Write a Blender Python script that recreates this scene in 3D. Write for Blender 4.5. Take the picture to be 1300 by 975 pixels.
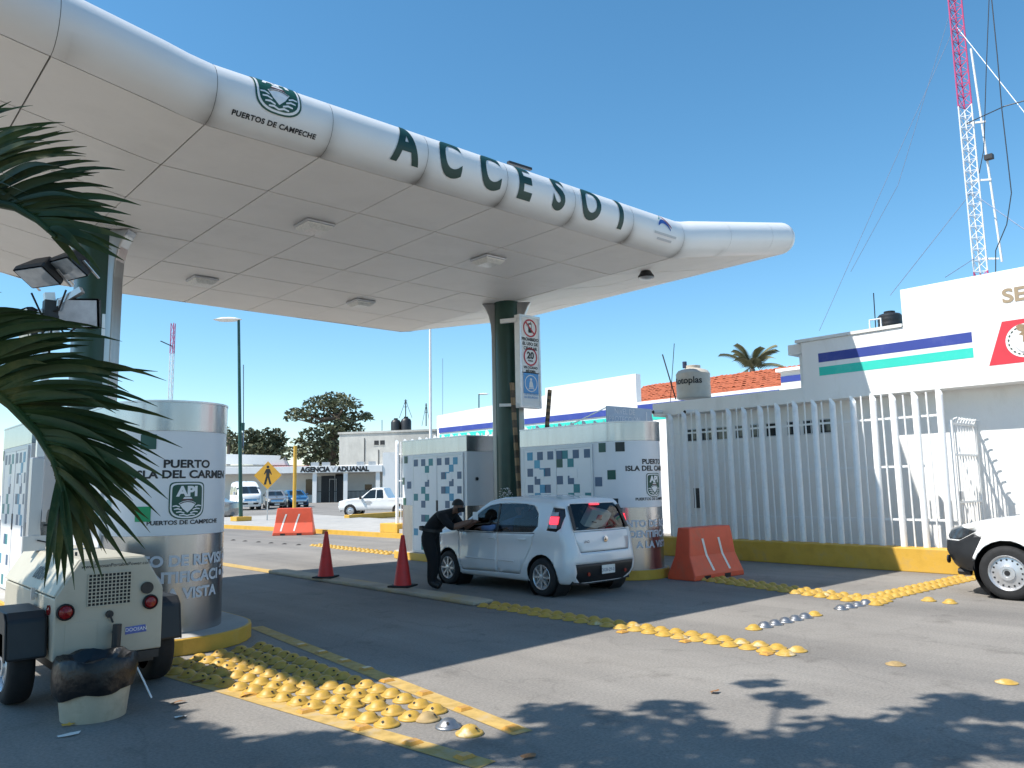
import bpy, bmesh, math, random
import numpy as np
from mathutils import Vector, Matrix
random.seed(7)
for o in list(bpy.data.objects): bpy.data.objects.remove(o)
S = bpy.context.scene
C = S.collection

# ---------------------------------------------------------------- camera
FPX, YAW, PITCH, ROLL, EYE = 1005.0, math.radians(48.2), math.radians(7.3), math.radians(-1.0), 1.7
fw = Vector((math.cos(PITCH)*math.cos(YAW), math.cos(PITCH)*math.sin(YAW), math.sin(PITCH)))
rt0 = Vector((math.sin(YAW), -math.cos(YAW), 0)); up0 = rt0.cross(fw)
rt = rt0*math.cos(ROLL) + up0*math.sin(ROLL); up = up0*math.cos(ROLL) - rt0*math.sin(ROLL)
cam = bpy.data.cameras.new('camera'); camo = bpy.data.objects.new('camera', cam); C.objects.link(camo)
camo.matrix_world = Matrix(((rt.x, up.x, -fw.x, 0), (rt.y, up.y, -fw.y, 0), (rt.z, up.z, -fw.z, EYE), (0, 0, 0, 1)))
cam.sensor_width = 36; cam.lens = 36*FPX/1300; cam.clip_start = .05; cam.clip_end = 3000
S.camera = camo

# ---------------------------------------------------------------- sky, sun, exposure
SUN_A, SUN_B = .68, -.285                       # ground shift of a shadow per metre of height
sdir = Vector((-SUN_A, -SUN_B, 1)).normalized() # towards the sun
W = bpy.data.worlds.new('World'); S.world = W; W.use_nodes = True
nt = W.node_tree; bg = nt.nodes['Background']
sky = nt.nodes.new('ShaderNodeTexSky'); sky.sky_type = 'NISHITA'; sky.sun_disc = False
sky.sun_elevation = math.asin(sdir.z); sky.sun_rotation = math.atan2(sdir.x, sdir.y)
sky.air_density = 1.0; sky.dust_density = .1; sky.ozone_density = 3.0; sky.altitude = 0
hs = nt.nodes.new('ShaderNodeHueSaturation'); hs.inputs['Hue'].default_value = .488; hs.inputs['Saturation'].default_value = 1.2
nt.links.new(sky.outputs[0], hs.inputs['Color']); nt.links.new(hs.outputs[0], bg.inputs[0]); bg.inputs[1].default_value = .14
sun = bpy.data.lights.new('sun', 'SUN'); sun.energy = 5.0; sun.angle = math.radians(.53); sun.color = (1, .95, .87)
suno = bpy.data.objects.new('sun', sun); C.objects.link(suno)
suno.rotation_euler = sdir.to_track_quat('Z', 'Y').to_euler(); suno.location = (-20, 8, 30)
S.view_settings.view_transform = 'Standard'; S.view_settings.look = 'None'
S.view_settings.exposure = 0.48; S.view_settings.gamma = 1; S.view_settings.use_curve_mapping = False
S.render.engine = 'CYCLES'; S.cycles.max_bounces = 8; S.cycles.transparent_max_bounces = 16

# ---------------------------------------------------------------- helpers
def ray(x, y):
    return (rt*((x-650)/FPX) - up*((y-487.5)/FPX) + fw)
def at(x, y, depth):                              # point seen at (x, y), depth metres ahead
    return Vector((0, 0, EYE)) + ray(x, y)*depth
def on(x, y, ax, v):                              # point seen at (x, y) on the plane axis = v
    d = ray(x, y); o = Vector((0, 0, EYE)); return o + d*((v-o[ax])/d[ax])

def mat(name, col, rough=.6, metal=0, var=.12, scale=3, bump=0, bscale=60, spec=.5, mapscale=None, dirt=None, dirt_scale=2, emit=None):
    m = bpy.data.materials.new(name); m.use_nodes = True; n = m.node_tree.nodes; l = m.node_tree.links
    p = n['Principled BSDF']; p.inputs['Roughness'].default_value = rough; p.inputs['Metallic'].default_value = metal
    p.inputs['Specular IOR Level'].default_value = spec
    c = tuple(col)+(1,)
    tc = n.new('ShaderNodeTexCoord'); mp = n.new('ShaderNodeMapping'); l.new(tc.outputs['Object'], mp.inputs[0])
    if mapscale: mp.inputs['Scale'].default_value = mapscale
    nz = n.new('ShaderNodeTexNoise'); nz.inputs['Scale'].default_value = scale; nz.inputs['Detail'].default_value = 6; nz.inputs['Roughness'].default_value = .62
    l.new(mp.outputs[0], nz.inputs['Vector'])
    rp = n.new('ShaderNodeValToRGB'); rp.color_ramp.elements[0].position = .3; rp.color_ramp.elements[1].position = .7
    rp.color_ramp.elements[0].color = tuple(max(0, x*(1-var)) for x in col)+(1,)
    rp.color_ramp.elements[1].color = tuple(min(1, x*(1+var*.7)) for x in col)+(1,)
    l.new(nz.outputs[0], rp.inputs[0]); out = rp.outputs[0]
    if dirt:
        n2 = n.new('ShaderNodeTexNoise'); n2.inputs['Scale'].default_value = dirt_scale; n2.inputs['Detail'].default_value = 8; n2.inputs['Roughness'].default_value = .7
        l.new(mp.outputs[0], n2.inputs['Vector'])
        r2 = n.new('ShaderNodeValToRGB'); r2.color_ramp.elements[0].position = .52; r2.color_ramp.elements[1].position = .74
        r2.color_ramp.elements[0].color = (0,0,0,1); r2.color_ramp.elements[1].color = (dirt[3],)*3+(1,)
        l.new(n2.outputs[0], r2.inputs[0])
        mx = n.new('ShaderNodeMixRGB'); mx.inputs[2].default_value = tuple(dirt[:3])+(1,)
        l.new(r2.outputs[0], mx.inputs[0]); l.new(out, mx.inputs[1]); out = mx.outputs[0]
    l.new(out, p.inputs['Base Color'])
    if bump:
        nb = n.new('ShaderNodeTexNoise'); nb.inputs['Scale'].default_value = bscale; nb.inputs['Detail'].default_value = 5
        l.new(mp.outputs[0], nb.inputs['Vector'])
        b = n.new('ShaderNodeBump'); b.inputs['Strength'].default_value = bump; b.inputs['Distance'].default_value = .02
        l.new(nb.outputs[0], b.inputs['Height']); l.new(b.outputs[0], p.inputs['Normal'])
    if emit:
        p.inputs['Emission Color'].default_value = tuple(emit[:3])+(1,); p.inputs['Emission Strength'].default_value = emit[3]
    return m

def glass(name, tint, refl=.9):
    m = bpy.data.materials.new(name); m.use_nodes = True; n = m.node_tree.nodes; l = m.node_tree.links
    n.remove(n['Principled BSDF'])
    t = n.new('ShaderNodeBsdfTransparent'); t.inputs[0].default_value = tuple(tint)+(1,)
    g = n.new('ShaderNodeBsdfGlossy'); g.inputs['Roughness'].default_value = .03; g.inputs[0].default_value = (refl,)*3+(1,)
    f = n.new('ShaderNodeFresnel'); f.inputs[0].default_value = 1.5
    mx = n.new('ShaderNodeMixShader'); l.new(f.outputs[0], mx.inputs[0]); l.new(t.outputs[0], mx.inputs[1]); l.new(g.outputs[0], mx.inputs[2])
    l.new(mx.outputs[0], n['Material Output'].inputs[0]); return m

M = {}
M['white_wall'] = mat('white_wall', (.83,.82,.80), .75, var=.05, scale=1.3, bump=.15, bscale=40, dirt=(.46,.43,.38,.38), dirt_scale=1.3, mapscale=(1,1,.35))
M['white_old'] = mat('white_old', (.72,.71,.68), .8, var=.08, scale=1.0, bump=.15, bscale=30, dirt=(.42,.40,.36,.4), dirt_scale=.5)
M['white_metal'] = mat('white_metal', (.81,.81,.80), .4, var=.05, scale=6, dirt=(.45,.40,.34,.25), dirt_scale=5)
M['cement'] = mat('cement', (.42,.41,.38), .9, var=.22, scale=.6, bump=.3, bscale=8, dirt=(.20,.19,.17,.55), dirt_scale=.35, mapscale=(1,1,.5))
M['concrete'] = mat('concrete', (.40,.385,.36), .9, var=.16, scale=2.5, bump=.25, bscale=60, dirt=(.25,.24,.22,.4), dirt_scale=.9)
M['yellow_paint'] = mat('yellow_paint', (.62,.36,.045), .6, var=.18, scale=3, bump=.15, bscale=40, dirt=(.30,.22,.12,.6), dirt_scale=3)
M['yellow_worn'] = mat('yellow_worn', (.50,.33,.10), .8, var=.3, scale=9, bump=.1, bscale=60, dirt=(.30,.28,.25,.85), dirt_scale=4.5)
M['stud_yellow'] = mat('stud_yellow', (.50,.30,.045), .5, var=.2, scale=14, dirt=(.33,.23,.10,.7), dirt_scale=11)
M['stud_worn'] = mat('stud_worn', (.50,.31,.06), .5, var=.15, scale=10, dirt=(.70,.66,.55,.95), dirt_scale=6)
M['stud_steel'] = mat('stud_steel', (.32,.33,.35), .38, .85, var=.2, scale=10, dirt=(.35,.27,.15,.4), dirt_scale=12)
M['stud_brown'] = mat('stud_brown', (.36,.25,.11), .7, var=.3, scale=12)
M['steel'] = mat('steel', (.44,.44,.45), .24, .95, var=.10, scale=5, mapscale=(1,1,.15), bump=.03, bscale=30)
M['steel_dull'] = mat('steel_dull', (.46,.47,.49), .42, .8, var=.10, scale=3, mapscale=(1,1,.15))
M['green_col'] = mat('green_col', (.008,.045,.032), .32, var=.2, scale=3)
M['green'] = mat('green', (.006,.07,.045), .45, var=.08, scale=6)
M['green_dark'] = mat('green_dark', (.006,.045,.036), .45, var=.1, scale=6)
M['black_print'] = mat('black_print', (.015,.016,.018), .5, var=.05)
M['soffit'] = mat('soffit', (.80,.775,.74), .55, var=.035, scale=1.2, dirt=(.48,.46,.43,.18), dirt_scale=.8)
M['joint'] = mat('joint', (.16,.155,.15), .9)
M['black_rubber'] = mat('black_rubber', (.012,.012,.013), .75, var=.3, scale=9)
M['tyre'] = mat('tyre', (.016,.016,.017), .8, var=.3, scale=15, bump=.1, bscale=60)
M['black_plastic'] = mat('black_plastic', (.016,.017,.019), .5, var=.2, scale=8)
M['dark_metal'] = mat('dark_metal', (.03,.032,.035), .5, .3, var=.2, scale=8)
M['dark_void'] = mat('dark_void', (.012,.013,.015), .7, var=.2)
M['alu'] = mat('alu', (.62,.62,.63), .35, .7, var=.08, scale=8)
M['glass'] = glass('glass', (.80,.83,.83))
M['glass_dark'] = mat('glass_dark', (.015,.02,.024), .06, 0, var=.2, scale=2)
M['blue_stripe'] = mat('blue_stripe', (.028,.055,.29), .6, var=.08, scale=2, dirt=(.2,.22,.35,.25), dirt_scale=2)
M['teal_stripe'] = mat('teal_stripe', (.025,.56,.45), .6, var=.06, scale=2, dirt=(.3,.55,.5,.25), dirt_scale=2)
M['red_panel'] = mat('red_panel', (.62,.035,.055), .55, var=.08, scale=3)
M['tan_letter'] = mat('tan_letter', (.36,.27,.17), .5, var=.1)
M['orange_plastic'] = mat('orange_plastic', (.72,.095,.040), .5, var=.10, scale=3, dirt=(.40,.14,.09,.5), dirt_scale=4)
M['cone_red'] = mat('cone_red', (.70,.035,.030), .5, var=.1, scale=6, dirt=(.3,.05,.04,.4), dirt_scale=8)
M['khaki'] = mat('khaki', (.44,.41,.33), .45, var=.05, scale=3, dirt=(.33,.29,.22,.35), dirt_scale=4)
M['red_lens'] = mat('red_lens', (.22,.012,.014), .2, var=.2, scale=30)
M['wood'] = mat('wood', (.30,.20,.11), .8, var=.3, scale=6, mapscale=(1,1,.1))
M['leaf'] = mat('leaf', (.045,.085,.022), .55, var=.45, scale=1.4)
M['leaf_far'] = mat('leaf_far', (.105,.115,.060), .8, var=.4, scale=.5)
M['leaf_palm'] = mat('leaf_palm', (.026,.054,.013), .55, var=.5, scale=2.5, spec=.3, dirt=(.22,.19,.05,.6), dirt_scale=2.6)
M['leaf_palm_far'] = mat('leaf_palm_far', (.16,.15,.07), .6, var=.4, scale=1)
M['bark'] = mat('bark', (.16,.12,.09), .9, var=.35, scale=6, bump=.6, bscale=12, mapscale=(1,1,.3))
M['tile_orange'] = mat('tile_orange', (.48,.13,.055), .8, var=.25, scale=5, dirt=(.25,.10,.06,.5), dirt_scale=3)

class MB:
    def __init__(s): s.v = []; s.f = []
    def add(s, v, f):
        b = len(s.v); s.v += [tuple(p) for p in v]; s.f += [tuple(i+b for i in q) for q in f]; return s
    def box(s, x0, y0, z0, x1, y1, z1):
        x0, x1 = min(x0,x1), max(x0,x1); y0, y1 = min(y0,y1), max(y0,y1); z0, z1 = min(z0,z1), max(z0,z1)
        return s.add([(x0,y0,z0),(x1,y0,z0),(x1,y1,z0),(x0,y1,z0),(x0,y0,z1),(x1,y0,z1),(x1,y1,z1),(x0,y1,z1)],
                     [(0,3,2,1),(4,5,6,7),(0,1,5,4),(1,2,6,5),(2,3,7,6),(3,0,4,7)])
    def obox(s, c, ax, ay, az):                    # oriented box: centre + three half vectors
        c, ax, ay, az = map(Vector, (c, ax, ay, az)); v = []
        for k in (-1, 1):
            for i, j in ((-1,-1),(1,-1),(1,1),(-1,1)): v.append(c+ax*i+ay*j+az*k)
        return s.add(v, [(0,3,2,1),(4,5,6,7),(0,1,5,4),(1,2,6,5),(2,3,7,6),(3,0,4,7)])
    def bar(s, a, b, w, h=None, upv=(0,0,1)):
        a, b = Vector(a), Vector(b); d = (b-a); h = h or w; u = Vector(upv)
        if abs(d.normalized().dot(u)) > .98: u = Vector((0,1,0))
        sx = d.cross(u).normalized()*w/2; sy = sx.cross(d).normalized()*h/2
        return s.obox((a+b)/2, sx, sy, d/2)
    def tube(s, pts, r, n=8, caps=True):
        pts = [Vector(p) for p in pts]; rs = r if isinstance(r, (list, tuple)) else [r]*len(pts)
        b = len(s.v); u = None
        for i, p in enumerate(pts):
            d = (pts[min(i+1, len(pts)-1)] - pts[max(i-1, 0)]).normalized()
            if u is None: u = d.orthogonal().normalized()
            else: u = (u - d*u.dot(d)).normalized()
            w = d.cross(u)
            for k in range(n):
                a = 2*math.pi*k/n; s.v.append(tuple(p + (u*math.cos(a)+w*math.sin(a))*rs[i]))
        for i in range(len(pts)-1):
            for k in range(n):
                s.f.append((b+i*n+k, b+i*n+(k+1)%n, b+(i+1)*n+(k+1)%n, b+(i+1)*n+k))
        if caps:
            s.f.append(tuple(b+k for k in range(n))[::-1]); s.f.append(tuple(b+(len(pts)-1)*n+k for k in range(n)))
        return s
    def lathe(s, prof, n=24, c=(0,0,0), axis='z', a0=0, a1=2*math.pi):
        b = len(s.v); full = abs(a1-a0-2*math.pi) < 1e-6; m = n if full else n+1
        for r, z in prof:
            for k in range(m):
                a = a0+(a1-a0)*k/n; x, y = r*math.cos(a), r*math.sin(a)
                p = (x, y, z) if axis == 'z' else ((z, x, y) if axis == 'x' else (y, z, x))
                s.v.append((p[0]+c[0], p[1]+c[1], p[2]+c[2]))
        for i in range(len(prof)-1):
            for k in range(n):
                k2 = (k+1) % m
                s.f.append((b+i*m+k, b+i*m+k2, b+(i+1)*m+k2, b+(i+1)*m+k))
        return s
    def prism(s, poly, fn, h0, h1):                # poly of (a,b), fn(a,b,h)->xyz
        n = len(poly); b = len(s.v)
        for h in (h0, h1):
            for p in poly: s.v.append(tuple(fn(p[0], p[1], h)))
        s.f.append(tuple(b+i for i in range(n))[::-1]); s.f.append(tuple(b+n+i for i in range(n)))
        for i in range(n): s.f.append((b+i, b+(i+1)%n, b+n+(i+1)%n, b+n+i))
        return s
    def sheet(s, fn, us, vs):
        b = len(s.v); nv = len(vs)
        for u in us:
            for v in vs: s.v.append(tuple(fn(u, v)))
        for i in range(len(us)-1):
            for j in range(nv-1): s.f.append((b+i*nv+j, b+(i+1)*nv+j, b+(i+1)*nv+j+1, b+i*nv+j+1))
        return s
    def mesh(s, name='mesh'):
        me = bpy.data.meshes.new(name); me.from_pydata(s.v, [], s.f)
        bm = bmesh.new(); bm.from_mesh(me); bmesh.ops.recalc_face_normals(bm, faces=bm.faces); bm.to_mesh(me); bm.free()
        return me
    def build(s, name, m, parent=None, smooth=False, bevel=0):
        return link(name, s.mesh(name), m, parent, smooth, bevel)

def link(name, me, m, parent=None, smooth=False, bevel=0):
    if m is not None and len(me.materials) == 0: me.materials.append(M[m] if isinstance(m, str) else m)
    o = bpy.data.objects.new(name, me); C.objects.link(o)
    if parent is not None:
        o.parent = parent; o.matrix_parent_inverse = parent.matrix_basis.inverted() if parent.get('_world') else Matrix()
    if smooth:
        me.polygons.foreach_set('use_smooth', [True]*len(me.polygons))
        try: me.set_sharp_from_angle(angle=math.radians(38))
        except Exception: pass
    if bevel:
        b = o.modifiers.new('bevel', 'BEVEL'); b.width = bevel; b.segments = 2; b.limit_method = 'ANGLE'; b.angle_limit = math.radians(40)
    return o
def tag(o, label, cat, group=None):
    o['label'] = label; o['category'] = cat
    if group: o['group'] = group
    return o
def struct(o): o['kind'] = 'structure'; return o
def thing(name, label, cat, loc=(0,0,0), rotz=0, group=None, world=False):
    """world=True: the parts are given in world coordinates although the Empty stands at loc"""
    o = bpy.data.objects.new(name, None); C.objects.link(o); o.empty_display_size = .2
    o.location = loc; o.rotation_euler = (0, 0, rotz)
    if world:
        o['_world'] = 1; o.matrix_basis = Matrix.Translation(loc)
    return tag(o, label, cat, group)
def copy_tree(o, parent=None, depth=0):
    c = o.copy(); C.objects.link(c); c.parent = parent
    for ch in o.children: copy_tree(ch, c, depth+1)
    return c
_tx = {}
def text2d(t, size=1, bold=.0, spacing=1.0, align='CENTER', xs=1.0):
    key = (t, bold, spacing, align)
    if key not in _tx:
        cu = bpy.data.curves.new('t', 'FONT'); cu.body = t; cu.size = 1; cu.align_x = align; cu.offset = bold; cu.space_character = spacing; cu.resolution_u = 6
        ob = bpy.data.objects.new('t', cu); C.objects.link(ob)
        dg = bpy.context.evaluated_depsgraph_get(); me = bpy.data.meshes.new_from_object(ob.evaluated_get(dg))
        _tx[key] = ([tuple(v.co[:2]) for v in me.vertices], [tuple(p.vertices) for p in me.polygons])
        bpy.data.objects.remove(ob); bpy.data.curves.remove(cu); bpy.data.meshes.remove(me)
    v, f = _tx[key]
    return [(x*size*xs, y*size) for x, y in v], f
def decal(name, vf, fn, m, parent=None, cuts=None):
    """flat print laid on a surface: fn(u, v) -> xyz"""
    me = bpy.data.meshes.new(name); me.from_pydata([(x, y, 0) for x, y in vf[0]], [], vf[1])
    bm = bmesh.new(); bm.from_mesh(me)
    if cuts:
        for ax, vals in cuts:
            for q in vals:
                no = (1,0,0) if ax == 0 else (0,1,0); co = (q,0,0) if ax == 0 else (0,q,0)
                bmesh.ops.bisect_plane(bm, geom=bm.verts[:]+bm.edges[:]+bm.faces[:], plane_co=co, plane_no=no)
    for v in bm.verts: v.co = Vector(fn(v.co.x, v.co.y))
    bm.to_mesh(me); bm.free()
    return link(name, me, m, parent)
def poly2d(pts): return (list(pts), [tuple(range(len(pts)))])
def circle2d(r, n=24, c=(0,0)): return poly2d([(c[0]+r*math.cos(2*math.pi*k/n), c[1]+r*math.sin(2*math.pi*k/n)) for k in range(n)])
def ring2d(r0, r1, n=28, c=(0,0)):
    v = []
    for k in range(n):
        a = 2*math.pi*k/n
        v += [(c[0]+r0*math.cos(a), c[1]+r0*math.sin(a)), (c[0]+r1*math.cos(a), c[1]+r1*math.sin(a))]
    return v, [(2*k, 2*k+1, (2*k+3) % (2*n), (2*k+2) % (2*n)) for k in range(n)]
def lin(a, b, n): return [a+(b-a)*i/(n-1) for i in range(n)]

# ================================================================ ground
def ground_mat():
    m = bpy.data.materials.new('road_concrete'); m.use_nodes = True; n = m.node_tree.nodes; l = m.node_tree.links
    p = n['Principled BSDF']; p.inputs['Roughness'].default_value = .85; p.inputs['Specular IOR Level'].default_value = .35
    tc = n.new('ShaderNodeTexCoord')
    def noise(scale, det, sc=(1,1,1), rough=.6):
        mp = n.new('ShaderNodeMapping'); mp.inputs['Scale'].default_value = sc; l.new(tc.outputs['Object'], mp.inputs[0])
        z = n.new('ShaderNodeTexNoise'); z.inputs['Scale'].default_value = scale; z.inputs['Detail'].default_value = det; z.inputs['Roughness'].default_value = rough
        l.new(mp.outputs[0], z.inputs['Vector']); return z.outputs[0]
    def ramp(sock, a, b, ca, cb):
        r = n.new('ShaderNodeValToRGB'); r.color_ramp.elements[0].position = a; r.color_ramp.elements[1].position = b
        r.color_ramp.elements[0].color = tuple(ca)+(1,); r.color_ramp.elements[1].color = tuple(cb)+(1,); l.new(sock, r.inputs[0]); return r.outputs[0]
    def mix(kind, fac, a, b):
        x = n.new('ShaderNodeMixRGB'); x.blend_type = kind
        if isinstance(fac, float): x.inputs[0].default_value = fac
        else: l.new(fac, x.inputs[0])
        for i, q in ((1, a), (2, b)):
            if isinstance(q, tuple): x.inputs[i].default_value = q+(1,)
            else: l.new(q, x.inputs[i])
        return x.outputs[0]
    base = ramp(noise(.35, 8), .3, .7, (.212,.195,.177), (.285,.264,.240))
    grain = ramp(noise(42, 6, rough=.75), .33, .67, (.70,.70,.70), (1.22,1.22,1.20))
    tracks = ramp(noise(.75, 5, (1, .06, 1)), .42, .68, (1.05,1.05,1.05), (.70,.71,.73))
    spots = ramp(noise(1.6, 9, rough=.72), .56, .72, (1,1,1), (.58,.57,.56))
    c = mix('MULTIPLY', 1.0, base, grain); c = mix('MULTIPLY', .85, c, tracks); c = mix('MULTIPLY', .8, c, spots)
    speck = ramp(noise(9, 3, rough=.9), .70, .74, (0,0,0), (1,1,1))
    c = mix('MIX', mix('MULTIPLY', 1.0, speck, (.22,.22,.22)), c, (.48,.46,.42))
    # fine cracks
    vo = n.new('ShaderNodeTexVoronoi'); vo.feature = 'DISTANCE_TO_EDGE'; vo.inputs['Scale'].default_value = .33
    mp = n.new('ShaderNodeMapping'); l.new(tc.outputs['Object'], mp.inputs[0])
    wob = n.new('ShaderNodeTexNoise'); wob.inputs['Scale'].default_value = 1.2; l.new(tc.outputs['Object'], wob.inputs['Vector'])
    av = n.new('ShaderNodeVectorMath'); av.operation = 'ADD'; l.new(mp.outputs[0], av.inputs[0]); l.new(wob.outputs['Color'], av.inputs[1]); l.new(av.outputs[0], vo.inputs['Vector'])
    cr = ramp(vo.outputs['Distance'], .001, .006, (.62,.62,.62), (1,1,1))
    c = mix('MULTIPLY', .35, c, cr)
    l.new(c, p.inputs['Base Color'])
    b = n.new('ShaderNodeBump'); b.inputs['Strength'].default_value = .35; b.inputs['Distance'].default_value = .01
    l.new(noise(140, 4), b.inputs['Height']); l.new(b.outputs[0], p.inputs['Normal'])
    return m
M['road'] = ground_mat()
struct(MB().add([(-400,-400,0),(1500,-400,0),(1500,1500,0),(-400,1500,0)], [(0,1,2,3)]).build('ground', 'road'))

def strip(name, pts0, pts1, z, m):
    n = len(pts0); v = [(p[0],p[1],z) for p in pts0]+[(p[0],p[1],z) for p in pts1]
    return struct(MB().add(v, [(i,i+1,n+i+1,n+i) for i in range(n-1)]).build(name, m))
# painted lines that frame the near patch of studs
def pline(px0, py0, px1, py1, w):
    a, b = on(px0, py0, 2, 0), on(px1, py1, 2, 0); d = Vector((b.x-a.x, b.y-a.y)).normalized(); n_ = Vector((-d.y, d.x))*w/2
    strip('yellow_line', [(a.x-n_.x,a.y-n_.y),(b.x-n_.x,b.y-n_.y)], [(a.x+n_.x,a.y+n_.y),(b.x+n_.x,b.y+n_.y)], .004, 'yellow_worn')
pline(325, 796, 664, 931, .17)
pline(196, 850, 618, 972, .17)
strip('yellow_line', [(7.30,15.7),(7.25,40)], [(7.62,15.7),(7.57,40)], .004, 'yellow_worn')

# raised median strip between the two lanes, worn concrete with yellow remains
def rounded(x0, x1, y0, y1, r0, r1, n=14):
    """plan outline with rounded low-y (r0) and high-y (r1) ends"""
    cx = (x0+x1)/2; w = (x1-x0)/2; p = []
    if r0: p += [(cx+w*math.cos(a), y0+w+w*math.sin(a)) for a in lin(math.pi, 2*math.pi, n)]
    else: p += [(x0,y0),(x1,y0)]
    if r1: p += [(cx+w*math.cos(a), y1-w+w*math.sin(a)) for a in lin(0, math.pi, n)]
    else: p += [(x1,y1),(x0,y1)]
    return p
xyz = lambda a, b, h: (a, b, h)
mb = MB().prism(rounded(7.28, 7.66, 9.05, 15.75, 0, 0), xyz, 0, .06)
M['median'] = mat('median', (.40,.35,.27), .85, var=.25, scale=2, bump=.3, bscale=30, dirt=(.42,.27,.07,.9), dirt_scale=1.0)
struct(mb.build('median_strip', 'median', bevel=.02))

def island(name, x0, x1, y0, y1, h=.17):
    o = struct(MB().prism(rounded(x0, x1, y0, y1, 1, 1), xyz, 0, h).build(name, 'yellow_paint', bevel=.012))
    struct(MB().prism(rounded(x0+.035, x1-.035, y0+.035, y1-.035, 1, 1), xyz, h-.02, h+.004).build('island_paving', 'concrete', o))
    del o.children[0]['kind']
    return o
island('traffic_island', 2.25, 4.15, 8.65, 17.4)
island('traffic_island', 10.80, 12.34, 9.04, 17.0)

# kerb and pavement along the fence, going on past its far end
def kerbed(name, poly, h, m, kerb_edge=None, kw=.18):
    o = struct(MB().prism(poly, xyz, 0, h).build(name, m, bevel=.01)); return o
kerbed('pavement', [(15.32,12.3),(15.20,22.0),(14.95,30),(14.3,38),(13.0,47),(24,47),(22,33),(21.4,25.0),(16.2,12.3)], .14, 'concrete')
kb = MB()
kl = [(15.32,12.35),(15.20,22.0),(14.95,30),(14.3,38),(13.0,47)]
for i in range(len(kl)-1):
    a, b = kl[i], kl[i+1]; kb.bar((a[0],a[1],.075), (b[0],b[1],.075), .2, .158)
struct(kb.build('pavement_kerb', 'yellow_paint'))

# ================================================================ canopy
CX0, CX1, XL, XR = 3.07, 11.50, -.80, 15.40
Y0, Y1, ZS, RT = 8.5, 17.15, 5.75, .345
def zf(x):
    d = max(0, CX0-x, x-CX1); k = .165 if x < CX0 else .205; return k*d*min(1, .45+d*1.2) if d < .46 else k*d
ringx = [XL+.1, 0.0-.06, 1.52] + lin(CX0, CX1, 7) + [13.05, 14.62, XR-.1]
ringx = [XL, .02, 1.54] + lin(CX0, CX1, 7) + [13.03, 14.58, XR]
rowy = lin(Y0, Y1, 7)
canopy = thing('canopy', 'white gull-wing entrance canopy with rounded edge and green lettering over the lanes', 'canopy', (7.3, 12.8, 0), world=True)

def fascia_mat():
    m = mat('fascia', (.77,.77,.765), .35, var=.03, scale=1)
    n = m.node_tree.nodes; l = m.node_tree.links; p = n['Principled BSDF']
    tc = n.new('ShaderNodeTexCoord'); sp = n.new('ShaderNodeSeparateXYZ'); l.new(tc.outputs['Object'], sp.inputs[0])
    def mth(op, a, b=None, clamp=False):
        x = n.new('ShaderNodeMath'); x.operation = op; x.use_clamp = clamp
        for i, q in ((0, a), (1, b)):
            if q is None: continue
            if isinstance(q, (int, float)): x.inputs[i].default_value = q
            else: l.new(q, x.inputs[i])
        return x.outputs[0]
    u = mth('FRACT', mth('DIVIDE', mth('SUBTRACT', sp.outputs['X'], CX0-14.05*2), 1.405))
    d = mth('MULTIPLY', mth('ABSOLUTE', mth('SUBTRACT', u, .5)), 2.0)          # 1 at the rings
    near = mth('POWER', d, 7.0)
    low = mth('SUBTRACT', 1.0, mth('DIVIDE', mth('SUBTRACT', sp.outputs['Z'], ZS), .42), True)
    nz = n.new('ShaderNodeTexNoise'); nz.inputs['Scale'].default_value = 2.3; nz.inputs['Detail'].default_value = 5; l.new(tc.outputs['Object'], nz.inputs['Vector'])
    g = mth('MULTIPLY', mth('MULTIPLY', near, mth('POWER', low, .7)), mth('MULTIPLY', nz.outputs[0], 1.7), True)
    g2 = mth('MULTIPLY', mth('MULTIPLY', mth('POWER', low, 3.0), nz.outputs[0]), .25)
    fac = mth('ADD', g, g2, True)
    src = p.inputs['Base Color'].links[0].from_socket
    mx = n.new('ShaderNodeMixRGB'); mx.inputs[2].default_value = (.28,.26,.24,1); l.new(fac, mx.inputs[0]); l.new(src, mx.inputs[1]); l.new(mx.outputs[0], p.inputs['Base Color'])
    return m
M['fascia'] = fascia_mat()
th = lin(-math.pi/2, math.pi/2, 13)
def edge(x, y, ox, oy, t, e=0):
    return (x+ox*(RT+e)*math.cos(t), y+oy*(RT+e)*math.cos(t), ZS+zf(x)+RT+(RT+e)*math.sin(t))
G = .003
for s, yy in ((-1, Y0), (1, Y1)):
    for i in range(len(ringx)-1):
        a, b = ringx[i]+G, ringx[i+1]-G
        xs = lin(a, b, 7)
        MB().sheet(lambda x, t: edge(x, yy, 0, s, t), xs, th).build('fascia_panel', 'fascia', canopy, smooth=True)
        MB().sheet(lambda x, t: edge(x, yy, 0, s, t, -.012), [ringx[i]-.02, ringx[i]+.02], th).build('joint', 'joint', canopy)
for s, xx in ((-1, XL), (1, XR)):
    for j in range(6):
        a, b = rowy[j]+G, rowy[j+1]-G
        MB().sheet(lambda y, t: edge(xx, y, s, 0, t), lin(a, b, 3), th).build('fascia_panel', 'fascia', canopy, smooth=True)
    for sy, yy in ((-1, Y0), (1, Y1)):
        MB().sheet(lambda q, t: edge(xx, yy, s*math.sin(q), sy*math.cos(q), t), lin(0.01, math.pi/2-.01, 9), th).build('corner_panel', 'fascia', canopy, smooth=True)
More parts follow.
